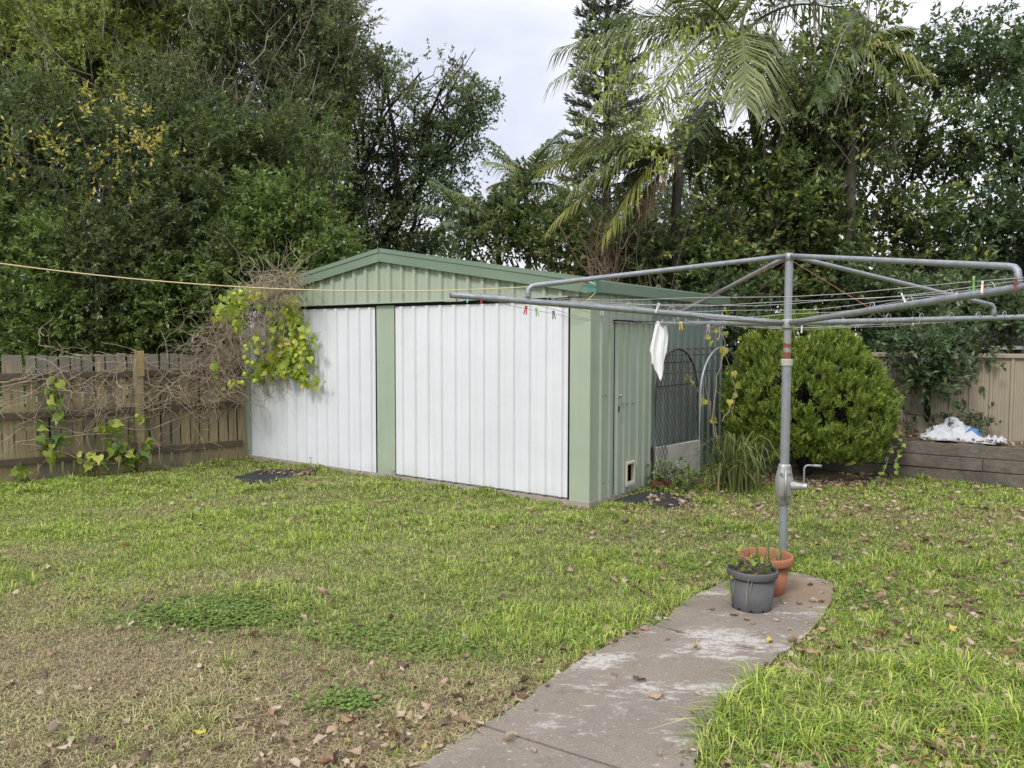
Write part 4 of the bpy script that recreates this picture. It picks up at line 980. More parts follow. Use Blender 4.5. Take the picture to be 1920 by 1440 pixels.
for i in range(180):           # bushy mass by the fence end, stems sweeping down to the left
    px = r.uniform(370, 465); py = r.uniform(610, 760); p = at(px, py, 9.6 + r.uniform(-.3, .2)); strand(p, np.array([-.6 + r.normal() * .7, -.3 + r.normal() * .3, -.1 + r.normal() * .6]), int(r.integers(5, 13)), .06, .13, .34, r.uniform(.0022, .0046))
for i in range(120):           # dry bundle over the barge board
    px = r.uniform(490, 560); p = at(px, 535 - (px - 490) * .25 + r.uniform(-6, 6), 9.45 - (px - 490) * .006 - .12); strand(p, np.array([r.normal() * .9, -.25, .15 + r.normal() * .3]), int(r.integers(5, 15)), .05, .14, .3, r.uniform(.0025, .005))
for i in range(40):            # long thin ends hanging in front of the door
    px = r.uniform(470, 585); Y0 = S((960 - px) / 1, 0)[1]
    s_ = 5.05 - (px - 472) * .0085; p = S(s_, -.1, r.uniform(.95, 1.25)); strand(p, np.array([r.normal() * .4, 0, -1]), int(r.integers(4, 12)), .05, .08, .25, .003)
mb.build('stems', M['dead_stem'], vine)
sp = []
for (px, py, rx, ry, n_, Y_) in ((450, 560, 30, 14, 60, 9.55), (420, 585, 14, 16, 26, 9.6), (480, 555, 20, 18, 24, 9.5), (540, 575, 22, 25, 46, None), (520, 620, 22, 30, 70, None), (510, 680, 28, 26, 95, None), (555, 640, 18, 40, 60, None), (570, 660, 12, 26, 34, None), (540, 690, 25, 18, 40, None), (568, 708, 12, 10, 14, None), (590, 716, 8, 5, 6, None), (480, 705, 12, 10, 14, None), (445, 590, 12, 25, 22, 9.5), (400, 685, 6, 5, 5, 9.4), (435, 720, 8, 6, 6, 9.3), (545, 520, 8, 10, 8, None), (480, 640, 8, 20, 10, 9.4)):
    for k in range(n_):
        x_, y_ = px + r.normal() * rx * .6, py + r.normal() * ry * .6
        if Y_ is None:                                     # leaves in front of the shed face
            k_ = ray(x_, y_); q = np.array([0, 0, CAMH]); dd = SH - SD * r.uniform(.06, .22) - q; tt_ = (dd @ SD) / (k_ @ SD); sp.append(q + k_ * tt_)
        else: sp.append(at(x_, y_, Y_ + r.normal() * .12))
sp = sp + [p + r.normal(size=3) * .05 for p in sp[::2]]
v, t = broad_leaves(sp, .08, r, .55); tri_obj('leaves', v, t, L_['vine'], vine)
for (px, py) in ((461, 650), (463, 656), (459, 671), (465, 680), (474, 681), (459, 702), (455, 718), (478, 715)):
    c = at(px, py, 9.28); mb = MB(); mb.lathe(c, [(0.0005, -.034), (.014, -.031), (.025, -.02), (.031, -.002), (.028, .016), (.017, .029), (.0005, .034)], 12); mb.tube([c + ZZ * .033, c + ZZ * .11 + np.array([.01, .02, 0])], .002, 4); mb.build('fruit', L_['fruit'], vine, smooth=True)
fv = empty('passionfruit_vine', corner(1.6, .1, 0), 'bare climbing stems and a few green leaf clusters spread along the paling fence', 'vine'); mb = MB()
for i in range(38):
    u = r.uniform(.6, LF - .2); p = corner(u, r.uniform(.08, .22), r.uniform(.75, 1.4)); strand(p, np.array([*(FDIR * r.normal() * 1.0), r.normal() * .5]), int(r.integers(8, 20)), .06, .06, .24, r.uniform(.0025, .0048))
for (ua, ub, za, zb) in ((1.1, 2.2, 1.2, 1.15), (2.1, 3.0, .9, 1.38), (1.6, 2.6, .75, 1.3), (2.9, 3.9, 1.4, .8), (.8, 1.5, 1.0, 1.25), (2.4, 3.3, 1.38, 1.4), (1.4, 2.2, 1.25, .6), (2.2, 1.2, 1.15, .85), (3.2, 4.2, .75, 1.35), (3.0, 4.3, .6, 1.1), (2.0, 3.4, .45, .35), (1.0, 2.1, .3, .5)):
    for k in range(2):
        a_ = corner(ua + r.normal() * .06, .14, za + r.normal() * .05); b_ = corner(ub + r.normal() * .1, .16, zb + r.normal() * .06); q = bend(a_, b_, .06, int(r.integers(1e6)), sag=r.uniform(-.08, .12), n=14); q += r.normal(size=q.shape) * .008; mb.tube(q, np.linspace(.0075, .003, 14), 5, cap=False)
for (px, py) in ((215, 760), (200, 720), (70, 700), (340, 720)):
    for i in range(38):
        g = at(px + r.normal() * 26, py + r.normal() * 26, 9.0); u = float((g[:2] - FE_A) @ FDIR); strand(corner(u, r.uniform(.1, .24), g[2]), np.array([*(FDIR * r.normal() * .7), -.3 + r.normal() * .5]), int(r.integers(6, 18)), .06, .09, .28, r.uniform(.0025, .005))
for i in range(30):
    u = r.uniform(.4, LF - .4); p = corner(u, .2, r.uniform(.15, .5)); strand(p, np.array([*(FDIR * r.normal()), r.normal() * .4]), 14, .06, .05, .3, .003)
mb.build('stems', M['dead_stem'], fv)
sp = []; sp2 = []
for (px, py, rx, ry, n_) in ((100, 720, 12, 12, 9), (103, 750, 10, 14, 10), (110, 775, 8, 5, 4), (70, 805, 8, 10, 6), (110, 822, 16, 14, 16), (90, 845, 14, 14, 12), (200, 800, 14, 14, 12), (220, 810, 12, 12, 8), (225, 838, 16, 14, 16), (255, 855, 16, 8, 12), (275, 832, 8, 14, 9), (165, 870, 14, 20, 14), (180, 860, 10, 12, 8), (35, 885, 10, 16, 8), (270, 780, 5, 5, 2), (240, 865, 12, 8, 8)):
    for k in range(n_):
        x_, y_ = px + r.normal() * rx * .7, py + r.normal() * ry * .7; k_ = ray(x_, y_); q0 = np.r_[FE_A + FNOR * r.uniform(.12, .28), 0] - np.array([0, 0, CAMH]); tt_ = (q0 @ fn3) / (k_ @ fn3); sp.append(np.array([0, 0, CAMH]) + k_ * tt_)
v, t = broad_leaves(sp, .1, r, .5); tri_obj('leaves', v, t, L_['vine_low'], fv)
c = corner(float((at(256, 781, 9.05)[:2] - FE_A) @ FDIR), .2, at(256, 781, 9.0)[2]); mb = MB(); mb.lathe(c, [(0.0005, -.034), (.014, -.031), (.025, -.02), (.031, -.002), (.028, .016), (.017, .029), (.0005, .034)], 12); mb.tube([c + ZZ * .03, c + ZZ * .12], .002, 4); mb.build('fruit', L_['fruit'], fv, smooth=True)

# ------------------------------------------------------------------ rope
a_, b_ = np.array([-4.15, 5.9, 2.165]), S(.02, -.11, 2.075)
t = np.linspace(0, 1, 60)[:, None]; q = a_ + (b_ - a_) * t - ZZ * .30 * 4 * t * (1 - t) * .5
tail = np.array([S(-.04, -.13, 2.085), S(-.11, -.12, 2.06), S(-.12, -.12, 1.98), S(-.03, -.13, 1.9), S(.18, -.14, 1.85), S(.3, -.1, 1.87)])
mb = MB(); lead = q[0] + (q[0] - q[2]) * np.linspace(40, 1, 12)[:, None]; lead[:, 2] = q[0][2] + (lead[:, 0] - q[0][0]) * -.12; mb.tube(np.concatenate([lead, q, tail]), .0048, 7)
tag(mb.build('rope', M['rope'], org=b_, smooth=True), 'yellow rope strung from the left across the shed front to its eave corner', 'rope')

# ------------------------------------------------------------------ rotary clothesline
HB = np.array([1.782, 5.05, 0.]); HZ, TZ = 1.67, 2.10
ho = empty('rotary_clothesline', HB, 'grey galvanised rotary clothesline standing at the end of the path', 'clothesline')
mb = MB(); mb.tube([HB - ZZ * .1, HB + ZZ * .52], .027, 20); mb.build('lower_pole', M['galv'], ho, smooth=False)
mb = MB(); mb.tube([HB + ZZ * .70, HB + ZZ * 1.415], .029, 20); mb.build('outer_tube', M['galv'], ho)
mb = MB(); mb.tube([HB + ZZ * 1.38, HB + ZZ * (TZ - .01)], .0245, 20); mb.build('inner_pole', M['pole'], ho)
mb = MB(); mb.lathe(HB, [(.030, 1.395), (.037, 1.397), (.037, 1.432), (.034, 1.44), (.030, 1.425)], 24); mb.build('collar', simple_mat('pale_cast_collar', (.42, .4, .36), (.33, .31, .28), .6), ho)
# winch housing
mb = MB(); n = 28; prof = [(.033, .485), (.040, .49), (.042, .505), (.052, .53), (.061, .575), (.064, .62), (.061, .665), (.052, .70), (.043, .735), (.041, .75), (.034, .755)]
v = []
for (rr, z) in prof:
    for k in range(n):
        a_ = 2 * PI * k / n; sq = 1 / max(abs(math.cos(a_)), abs(math.sin(a_))) ** .45
        v.append(HB + np.array([math.cos(a_) * rr * sq * .86, math.sin(a_) * rr * sq * .86, z]))
mb.add(v, [(i * n + j, i * n + (j + 1) % n, (i + 1) * n + (j + 1) % n, (i + 1) * n + j) for i in range(len(prof) - 1) for j in range(n)])
mb.box(HB + np.array([-.012, -.057, .62]), (.012, .02, .2))
wi = mb.build('winch_housing', M['cast'], ho, smooth=True)
for z, x in ((.735, .018), (.695, .022), (.695, -.04), (.548, .022), (.548, -.04), (.503, .018)):
    mb = MB(); c = HB + np.array([x, -.048, z]); mb.tube([c, c - np.array([0, .016, 0])], .0085, 10); mb.build('bolt', M['screw'], wi)
mb = MB(); c = HB + np.array([.03, -.03, .615]); dx = unit(np.array([1, -.35, 0])); mb.tube([c, c + dx * .035, c + dx * .07], [.034, .026, .021], 18); mb.tube([c + dx * .072, c + dx * .1], .0225, 18); mb.build('gear_boss', M['cast'], wi)
mb = MB(); e = c + dx * .082; mb.tube([e, e + ZZ * .05, e + ZZ * .118, e + ZZ * .134 + dx * .008, e + ZZ * .14 + dx * .022, e + ZZ * .14 + dx * .06], .0062, 10); mb.tube([e + ZZ * .14 + dx * .05, e + ZZ * .139 + dx * .105], [.0085, .0095], 10); mb.build('crank_handle', M['galv'], wi, smooth=True)
# arms, braces, lines
ANGS = [191.3, 283.4, 17.2, 101.7]; rise = [.070, .068, .03, .018]; AL, BJ = 2.19, 1.72
def arm_pt(i, d): a_ = R(ANGS[i]); return HB + np.array([math.cos(a_) * d, math.sin(a_) * d, HZ + rise[i] * d])
mb = MB(); mb.lathe(HB, [(.026, HZ - .035), (.04, HZ - .032), (.042, HZ), (.04, HZ + .022), (.026, HZ + .028)], 16); mb.build('lower_hub', M['cast'], ho, bevel=.003)
mb = MB(); mb.lathe(HB, [(.0005, TZ + .022), (.022, TZ + .02), (.034, TZ + .005), (.034, TZ - .02), (.026, TZ - .03)], 16); mb.build('top_cap', M['galv'], ho, smooth=True)
arms = []
for i in range(4):
    dd = np.array([math.cos(R(ANGS[i])), math.sin(R(ANGS[i])), 0]); mb = MB()
    pts = [arm_pt(i, d) for d in np.linspace(.03, AL, 12)]; mb.tube(pts, .0185, 12); arm = mb.build('arm', M['galv'], ho, smooth=True); arms.append(arm)
    mb = MB(); j = arm_pt(i, BJ); up2 = HB + ZZ * (TZ + .0) + dd * .02; hi = j + ZZ * .085
    br = [up2 + (hi - dd * .05 + ZZ * .012 - up2) * k / 8 for k in range(9)] + [hi - dd * .022 + ZZ * .006, hi - dd * .004 - ZZ * .012, j + ZZ * .05, j + ZZ * .012]
    mb.tube(br, [.0155] * 12 + [.019], 10); mb.build('brace', M['galv'], ho, smooth=True)
    mb = MB(); mb.tube([HB + ZZ * (TZ - .03) + dd * .025, arm_pt(i, .78) + ZZ * .015], .003, 5); mb.build('stay_wire', M['copper'], ho)
    if i == 0:
        mb = MB(); mb.tube([arm_pt(i, AL), arm_pt(i, AL + .002)], .014, 12); mb.build('tube_end', M['black_gap'], arm)
LD_ = [.8, 1.08, 1.34, 1.58, 1.82, 2.08]; segs = []
for d in LD_:
    mb = MB()
    for i in range(4):
        j = (i + 1) % 4
        p0, p1 = arm_pt([0, 1, 2, 3][i], d), arm_pt([0, 1, 2, 3][j], d); p0, p1 = p0 + ZZ * .022, p1 + ZZ * .022
        t = np.linspace(0, 1, 14)[:, None]; q = p0 + (p1 - p0) * t - ZZ * (.055 + .03 * ((d * 7 + i) % 1)) * 4 * t * (1 - t) + ZZ * .006 * np.sin(t * 17 + d * 9 + i); mb.tube(q, .0016, 5); segs += [(q[k], q[k + 1]) for k in range(13)]
    mb.build('washing_line', M['wire'], ho)
for i in range(4):
    for d in LD_:
        mb = MB(); c = arm_pt(i, d); dd = unit(arm_pt(i, 1) - arm_pt(i, 0)); q = [c + dd * .02 * math.cos(a_) + ZZ * (.012 + .032 * math.sin(a_)) for a_ in np.linspace(-.2, PI + .2, 9)]; mb.tube(q, .0028, 5); mb.build('hook', M['wire'], arms[i], smooth=True)
for i in range(4): segs += [(arm_pt(i, d), arm_pt(i, d + .1)) for d in np.linspace(.2, 2.05, 19)]

# pegs on the lines
def on_line(px, py):
    o_, k_ = np.array([0, 0, CAMH]), unit(ray(px, py)); best = None
    for p, q in segs:
        for s_ in np.linspace(0, 1, 6):
            x = p + (q - p) * s_; h = x - o_; dist = np.linalg.norm(h - k_ * (h @ k_)) / (h @ k_)
            if best is None or dist < best[0]: best = (dist, x, unit(q - p))
    return best[1], best[2]
def peg_mesh():
    mb = MB()
    for sg in (-1, 1):
        ax = [np.array([1, 0, 0]), unit(np.array([0, 1, sg * .14])), unit(np.array([0, -sg * .14, 1]))]
        mb.box(np.array([0, sg * .0085, -.012]), (.011, .006, .08), ax)
        mb.box(np.array([0, sg * .0095, .018]), (.012, .005, .016), ax)
    v = np.concatenate(mb.v) * .74; me = bpy.data.meshes.new('peg_body'); me.from_pydata(v.tolist(), [], mb.f); return me
mb0 = MB(); mb0.tube([(-.006, 0, .004), (0, -.006, .006), (.006, 0, .004), (0, .006, .002), (-.006, 0, .004)], .0016, 5); sp_v, sp_f = np.concatenate(mb0.v), mb0.f
PEGS = [(860, 553, 'grey', 'grey peg on the tip of the near left arm', .1), (876, 560, 'teal', 'teal peg hanging beside the tip of the near left arm', .1), (899, 560, 'red', 'red peg nearest the tip of the near left arm', .15), (986, 574, 'red', 'red peg hanging over the right white door below the first brace', -.2),
        (1006, 585, 'green', 'pale green peg hanging against the right white door', .2), (1033, 597, 'grey', 'dark see through peg near the right edge of the white door', .1), (1126, 584, 'white', 'white peg hanging in front of the green corner post', .05), (1231, 577, 'white', 'upright white peg above the towel', 3.0),
        (1274, 617, 'yellow', 'yellow peg just right of the towel', .1), (1327, 617, 'pink', 'pink peg between the yellow and the cream pegs', 0), (1358, 607, 'cream', 'cream wooden peg over the galvanised hoop', .05), (1693, 562, 'white', 'white peg sticking up over the near right arm', 2.7),
        (1711, 600, 'cream', 'cream peg on the long arm above the conifer bush', 0), (1798, 562, 'white', 'white peg under the near right arm', .5), (1832, 531, 'green', 'dull green peg on an upper line at the right', .4), (1843, 531, 'cream', 'cream peg beside the dull green one at the right', -.3), (1908, 530, 'maroon', 'dark red peg at the foot of the right hand brace', .1), (1505, 613, 'white', 'small white peg just right of the pole', .1)]
for px, py, cl, lab, roll in PEGS:
    x, d = on_line(px, py); me = peg_mesh(); me.materials.append(M['peg_' + cl])
    o = bpy.data.objects.new('clothes_peg', me); C.objects.link(o); o.location = x
    o.rotation_euler = (0, 0, math.atan2(d[1], d[0])); o.rotation_euler.rotate(Matrix.Rotation(roll, 3, Vector(d)))
    tag(o, lab, 'clothes peg', 'pegs on the clothesline')
    sm = bpy.data.meshes.new('spring'); sm.from_pydata(sp_v.tolist(), [], sp_f); sm.materials.append(M['screw']); so_ = bpy.data.objects.new('spring', sm); C.objects.link(so_); so_.parent = o

# towel over the tip of the far left arm
tip = arm_pt(3, 2.12); V = []; nu, nv = 60, 44; dT = unit(np.array([math.cos(R(ANGS[3])), math.sin(R(ANGS[3])), 0])); sT = np.array([1., 0, 0])
for j in range(nv):
    k = j / (nv - 1); q = (k - .42) / .58 if k > .42 else (k - .42) / .42          # front fall 0..1, back fall 0..-1
    for i in range(nu):
        u = i / (nu - 1); L1 = .40 + .15 * math.exp(-((u - .55) / .28) ** 2) - .10 * u ** 4 if q > 0 else .28 + .08 * math.sin(u * 5)
        d_ = abs(q) * L1; bend_ = min(d_ / .035, 1.); pinch = .40 + .6 * min(1, d_ / .28) - .22 * max(0, (d_ - .3) / .25)
        x_ = (u - .52) * .155 * pinch + .018 * math.sin(d_ * 14) * u - .012 * d_ / .5
        am = .004 + .012 * min(1, d_ / .2); fold = am * math.sin(u * 2 * PI * 1.7 + d_ * 4 + .6 * math.sin(d_ * 11) + (0 if q > 0 else 2)) + am * .22 * math.sin(u * 2 * PI * 6.3 - d_ * 9)
        off = -(.021 + .012 * min(1, d_ / .3)) * math.sin(bend_ * PI / 2) * (1 if q > 0 else -1)
        V.append(tip + sT * x_ + np.array([0, 1, 0]) * (off - (fold * .8 + .012) * (1 if q > 0 else -1) * bend_) + ZZ * (.021 * math.cos(bend_ * PI / 2) - max(0, d_ - .03) + .01 * math.sin(u * 21) * min(1, d_ * 3)))
mb = MB(); mb.add(V, [(j * nu + i, j * nu + i + 1, (j + 1) * nu + i + 1, (j + 1) * nu + i) for j in range(nv - 1) for i in range(nu - 1)])
o = mb.build('towel', M['towel'], org=tip, smooth=True); tag(o, 'small white towel draped over the end of a clothesline arm', 'towel')
sol = o.modifiers.new('solid', 'SOLIDIFY'); sol.thickness = .004; sol.offset = 0

# ------------------------------------------------------------------ pots
tp = np.array([1.555, 4.70, .02]); H_ = .235
pot = empty('plant_pot', tp, 'terracotta coloured pot with thick rim at the foot of the pole', 'plant pot')
mb = MB(); mb.lathe(tp, [(.0005, .0), (.108, .0), (.112, .008), (.146, H_ - .045), (.142, H_ - .05), (.136, H_ - .06), (.110, .03), (.0005, .03)], 40); mb.build('pot_body', M['terracotta'], pot, smooth=True, bevel=.0)
mb = MB(); mb.lathe(tp, [(.145, H_ - .052), (.162, H_ - .05), (.166, H_ - .04), (.165, H_ - .012), (.160, H_ - .001), (.152, H_), (.145, H_ - .006), (.140, H_ - .052)], 40); mb.build('rim', M['terracotta'], pot, smooth=True)
mb = MB(); mb.lathe(tp, [(.139, H_ - .075), (.1, H_ - .068), (.05, H_ - .072), (.0005, H_ - .065)], 30); mb.build('soil', M['soil'], pot, smooth=True)
on = empty('spring_onion', tp + ZZ * (H_ - .07), 'thin green onion shoots growing in the terracotta pot', 'plant'); r = np.random.default_rng(15); mb = MB()
for (dx_, dy_, hh) in ((-.07, -.02, .14), (-.055, .0, .17), (-.04, -.02, .2), (-.03, -.03, .14), (.0, -.03, .13), (.01, -.01, .19), (.03, -.04, .12), (.06, -.03, .11), (.075, -.03, .16), (.085, -.02, .21), (.095, -.03, .14), (-.1, 0, .1)):
    b0 = tp + np.array([dx_, dy_ * 1.5, H_ - .075]); mb.tube(bend(b0, b0 + np.array([r.normal() * .04, r.normal() * .03, hh]), .05, int(r.integers(1e6)), n=7), np.linspace(.0065, .0018, 7), 6)
mb.build('shoots', L_['onion'], on, smooth=True)
gp_ = np.array([1.385, 4.415, .02]); H2 = .232
pot = empty('plant_pot', gp_, 'dark grey plastic pot standing before the terracotta one', 'plant pot')
mb = MB(); mb.lathe(gp_, [(.0005, .006), (.1, .006), (.104, 0), (.108, 0), (.110, .012), (.130, H2 - .042), (.126, H2 - .044), (.104, .012), (.0005, .012)], 40); pb_ = mb.build('pot_body', M['grey_plastic'], pot, smooth=True)
mb = MB(); mb.lathe(gp_, [(.1285, H2 - .045), (.139, H2 - .043), (.1425, H2 - .036), (.1435, H2 - .008), (.141, H2), (.136, H2), (.134, H2 - .008), (.126, H2 - .045)], 40); mb.build('rim', M['grey_plastic'], pot, smooth=True)
for k in range(6):
    mb = MB(); a_ = -PI / 2 + (k - 2.5) * .62; c = gp_ + np.array([math.cos(a_) * .1085, math.sin(a_) * .1085, .012]); mb.box(c, (.014, .006, .014), [np.array([-math.sin(a_), math.cos(a_), 0]), np.array([math.cos(a_), math.sin(a_), 0]), ZZ]); mb.build('drain_hole', M['black_gap'], pb_)
mb = MB(); rr = np.random.default_rng(3); ns = 28; pr_ = [(.127, H2 - .03), (.1, H2 - .012), (.06, H2 - .002), (.02, H2 + .004), (.0005, H2 + .004)]
mb.lathe(gp_, pr_, ns); so2 = mb.build('soil', M['soil'], pot, smooth=True)
wd = empty('pot_weeds', gp_ + ZZ * H2, 'small weeds and dead bits on top of the grey pot', 'plant'); r = np.random.default_rng(16)
a_ = r.uniform(0, 2 * PI, 190); q = np.sqrt(r.uniform(0, 1, 190)) * .122; P = gp_ + np.c_[np.cos(a_) * q, np.sin(a_) * q, H2 + .004 + r.uniform(0, .025, 190)]
v, t = leaf_cloud(P, r.normal(size=(190, 3)) + ZZ * .2, r.normal(size=(190, 3)) * .5 + ZZ, .028 * r.uniform(.6, 1.3, 190), .016); tri_obj('leaves', v, t, leaf_mat('pot_weed_leaf', [(0, (.06, .11, .02)), (.5, (.14, .18, .04)), (.7, (.2, .14, .07)), (1, (.12, .09, .06))]), wd)
mb = MB()
for b0, b1 in (((-.05, -.13, .0), (-.075, -.142, -.17)), ((-.03, -.135, 0), (-.055, -.137, -.09)), ((-.12, -.07, 0), (-.14, -.06, -.16)), ((-.0, .0, 0), (.0, .0, .09)), ((-.04, .03, 0), (-.06, .03, .1)), ((.05, -.03, 0), (.08, -.04, .06))):
    mb.tube(bend(gp_ + ZZ * H2 + np.array(b0), gp_ + ZZ * H2 + np.array(b1), .05, int(r.integers(1e6)), n=7), .0022, 5)
mb.build('stems', M['dry_stem'], wd)
sp = [gp_ + np.array(c_) + ZZ * H2 for c_ in ((-.148, -.06, -.09), (-.143, -.065, -.155), (-.135, -.05, -.03), (0, 0, .09), (-.01, .01, .07), (.02, 0, .06), (-.06, .03, .1), (-.05, .02, .07), (.08, -.04, .06), (.03, .04, .05), (-.09, 0, .04), (.07, .03, .03), (-.02, -.05, .04))]
v, t = broad_leaves(sp, .04, r, .2); tri_obj('top_leaves', v, t, L_['vine_low'], wd)

# ------------------------------------------------------------------ raised bed, tarp, tan fence, house
bA, b3, bn3 = np.r_[BED_A, 0], np.r_[bd, 0], np.r_[bn, 0]; LB = np.linalg.norm(BED_B - BED_A)
rw = empty('sleeper_wall', bA + b3 * LB / 2, 'low dark timber sleeper retaining wall of the raised bed', 'retaining wall')
r = np.random.default_rng(6)
for k in range(3):
    u = 0
    for L0 in ((2.15, 2.4, .6) if k % 2 else (2.95, 2.2)):
        L0 = min(L0, LB - u)
        if L0 < .05: break
        mb = MB(); mb.box(bA + b3 * (u + L0 / 2) + bn3 * (.025 + .004 * r.normal()) + ZZ * (.068 + k * .142), (L0 - .006, .05, .134), [b3, bn3, ZZ]); mb.build('sleeper', M['sleeper'], rw, bevel=.006); u += L0
nb = 60; v = []
for j in range(6):
    for i in range(nb + 1):
        p = bA + b3 * LB * i / nb + bn3 * (.05 + .09 * j * 1.6); v.append(p + ZZ * (.415 + .02 * math.sin(i * 1.3 + j * 2) * (j > 0) + .012 * r.normal()))
mb = MB(); mb.add(v, [(j * (nb + 1) + i, j * (nb + 1) + i + 1, (j + 1) * (nb + 1) + i + 1, (j + 1) * (nb + 1) + i) for j in range(5) for i in range(nb)])
o = mb.build('garden_bed', simple_mat('bed_soil', (.06, .048, .036), (.17, .13, .09), .95, 40, 1.), smooth=True); tag(o, kind='structure')
off = .62; fB = bA + bn3 * off - b3 * 1.2; LT = LB + 2.4
tf = empty('metal_fence', fB + b3 * LT / 2, 'tan ribbed metal panel fence behind the raised bed', 'fence')
zt = 1.40; k = 0; u = 0
while u < LT - .01:
    L0 = min(2.35, LT - u); mb = MB(); us = [(0, 0)]; q = 0
    while q < L0 - .21:
        us += [(q + .02, 0), (q + .03, .022), (q + .055, .022), (q + .065, .0)]
        for g_ in range(4): us += [(q + .08 + g_ * .03, 0), (q + .086 + g_ * .03, .005), (q + .092 + g_ * .03, .005), (q + .098 + g_ * .03, 0)]
        q += .2
    us += [(L0 - .004, 0)]; v = []
    for (x_, d_) in us: p = fB + b3 * (u + x_) - bn3 * d_; v += [p + ZZ * .25, p + ZZ * (zt - .03)]
    mb.add(v, [(2 * i, 2 * i + 2, 2 * i + 3, 2 * i + 1) for i in range(len(us) - 1)]); mb.build('panel', M['colorbond'], tf)
    mb = MB(); mb.box(fB + b3 * u + ZZ * (zt / 2) - bn3 * .002, (.05, .06, zt), [b3, bn3, ZZ]); mb.build('post', M['colorbond'], tf); u += 2.35
mb = MB(); mb.box(fB + b3 * LT / 2 + ZZ * (zt - .012), (LT, .075, .05), [b3, bn3, ZZ]); mb.build('top_rail', M['colorbond'], tf, bevel=.006)
# white tarp heap
tc_ = G(1793, 828, .42); tc_ = np.array([tc_[0], tc_[1], .42]) + bn3 * .06; n = 40; v = []
for j in range(n):
    for i in range(n):
        x_, y_ = (i / (n - 1) - .5) * 2, (j / (n - 1) - .5) * 2; rr_ = math.hypot(x_, y_)
        h = .235 * max(0, 1 - abs(x_ + .12) ** 1.25) * max(0, 1 - y_ * y_) ** .8
        p = Vector((x_ * 2.1, y_ * 1.6, 3)); ridge_ = 1 - abs(mnoise.noise(p * 1.5)) * 2
        h *= .72 + .42 * ridge_; h += .03 * mnoise.noise(p * 4) * (h > .01) + .012 * mnoise.noise(p * 9)
        v.append(tc_ + b3 * (x_ * .36 + .05 * mnoise.noise(p * 2.1)) + bn3 * (y_ * .17) + ZZ * (max(h, 0) + .012))
mb = MB(); mb.add(v, [(j * n + i, j * n + i + 1, (j + 1) * n + i + 1, (j + 1) * n + i) for j in range(n - 1) for i in range(n - 1)])
o = mb.build('tarp', M['tarp'], org=tc_, smooth=True); tag(o, 'crumpled white plastic tarp heaped on the raised bed', 'tarp')
sol = o.modifiers.new('solid', 'SOLIDIFY'); sol.thickness = .006; sol.offset = -1
v = []; c = tc_ + b3 * .13 - bn3 * .14
for j in range(10):
    for i in range(8):
        v.append(c + b3 * ((i / 7 - .5) * .15 + .03 * j / 9) + bn3 * (.1 * j / 9) + ZZ * (.01 + .155 * math.sin(j / 9 * 1.5) - .05 * (i / 7 - .5) ** 2 * 4 + .008 * math.sin(i * 2 + j)))
mb = MB(); mb.add(v, [(j * 8 + i, j * 8 + i + 1, (j + 1) * 8 + i + 1, (j + 1) * 8 + i) for j in range(9) for i in range(7)])
o = mb.build('plastic_sheet', M['blue'], org=c, smooth=True); tag(o, 'piece of blue plastic tucked under the white tarp', 'plastic sheet'); sol = o.modifiers.new('solid', 'SOLIDIFY'); sol.thickness = .005
# white scraps at the right end of the tarp
for k in range(3):
    c = tc_ + b3 * (.31 + .06 * k) - bn3 * (.08 + .02 * r.normal()); v = []
    for j in range(7):
        for i in range(7): v.append(c + b3 * ((i / 6 - .5) * .1 + r.normal() * .006) + bn3 * ((j / 6 - .5) * .09 + r.normal() * .006) + ZZ * (.02 + .07 * math.exp(-((i - 3) ** 2 + (j - 3) ** 2) / 6) + r.normal() * .012 + .006))
    mb = MB(); mb.add(v, [(j * 7 + i, j * 7 + i + 1, (j + 1) * 7 + i + 1, (j + 1) * 7 + i) for j in range(6) for i in range(6)]); o = mb.build('plastic_scrap', M['tarp'], org=c); tag(o, 'torn white plastic scrap at the right end of the tarp', 'plastic scrap', 'torn scraps beside the tarp')
# neighbour's house
hb = np.r_[9.2, 11.4, 0]; hs = empty('neighbour_house', hb, 'dark house with pale gutter behind the tan fence at the right edge', 'house')
mb = MB(); mb.box(hb + np.array([0, 2, 1.1]), (4.6, 4, 2.2)); mb.build('wall', M['house_dark'], hs)
mb = MB(); mb.box(hb + np.array([-.1, -.08, 1.46]), (4.9, .07, .05)); mb.build('window_sill', M['gutter_pale'], hs)
mb = MB(); mb.box(hb + np.array([-.1, -.35, 2.25]), (5.2, .1, .1)); mb.build('gutter', M['gutter_pale'], hs)
mb = MB(); e0 = hb + np.array([-2.7, -.4, 2.3]); e1_ = hb + np.array([2.7, -.4, 2.3]); rg0, rg1 = hb + np.array([-2.7, 2, 3.1]), hb + np.array([2.7, 2, 3.1]); f0, f1 = hb + np.array([-2.7, 4.4, 2.3]), hb + np.array([2.7, 4.4, 2.3])
mb.add([e0, e1_, rg1, rg0, f0, f1], [(0, 1, 2, 3), (3, 2, 5, 4), (0, 3, 4), (1, 5, 2), (0, 4, 5, 1)]); mb.build('roof', M['house_dark'], hs)

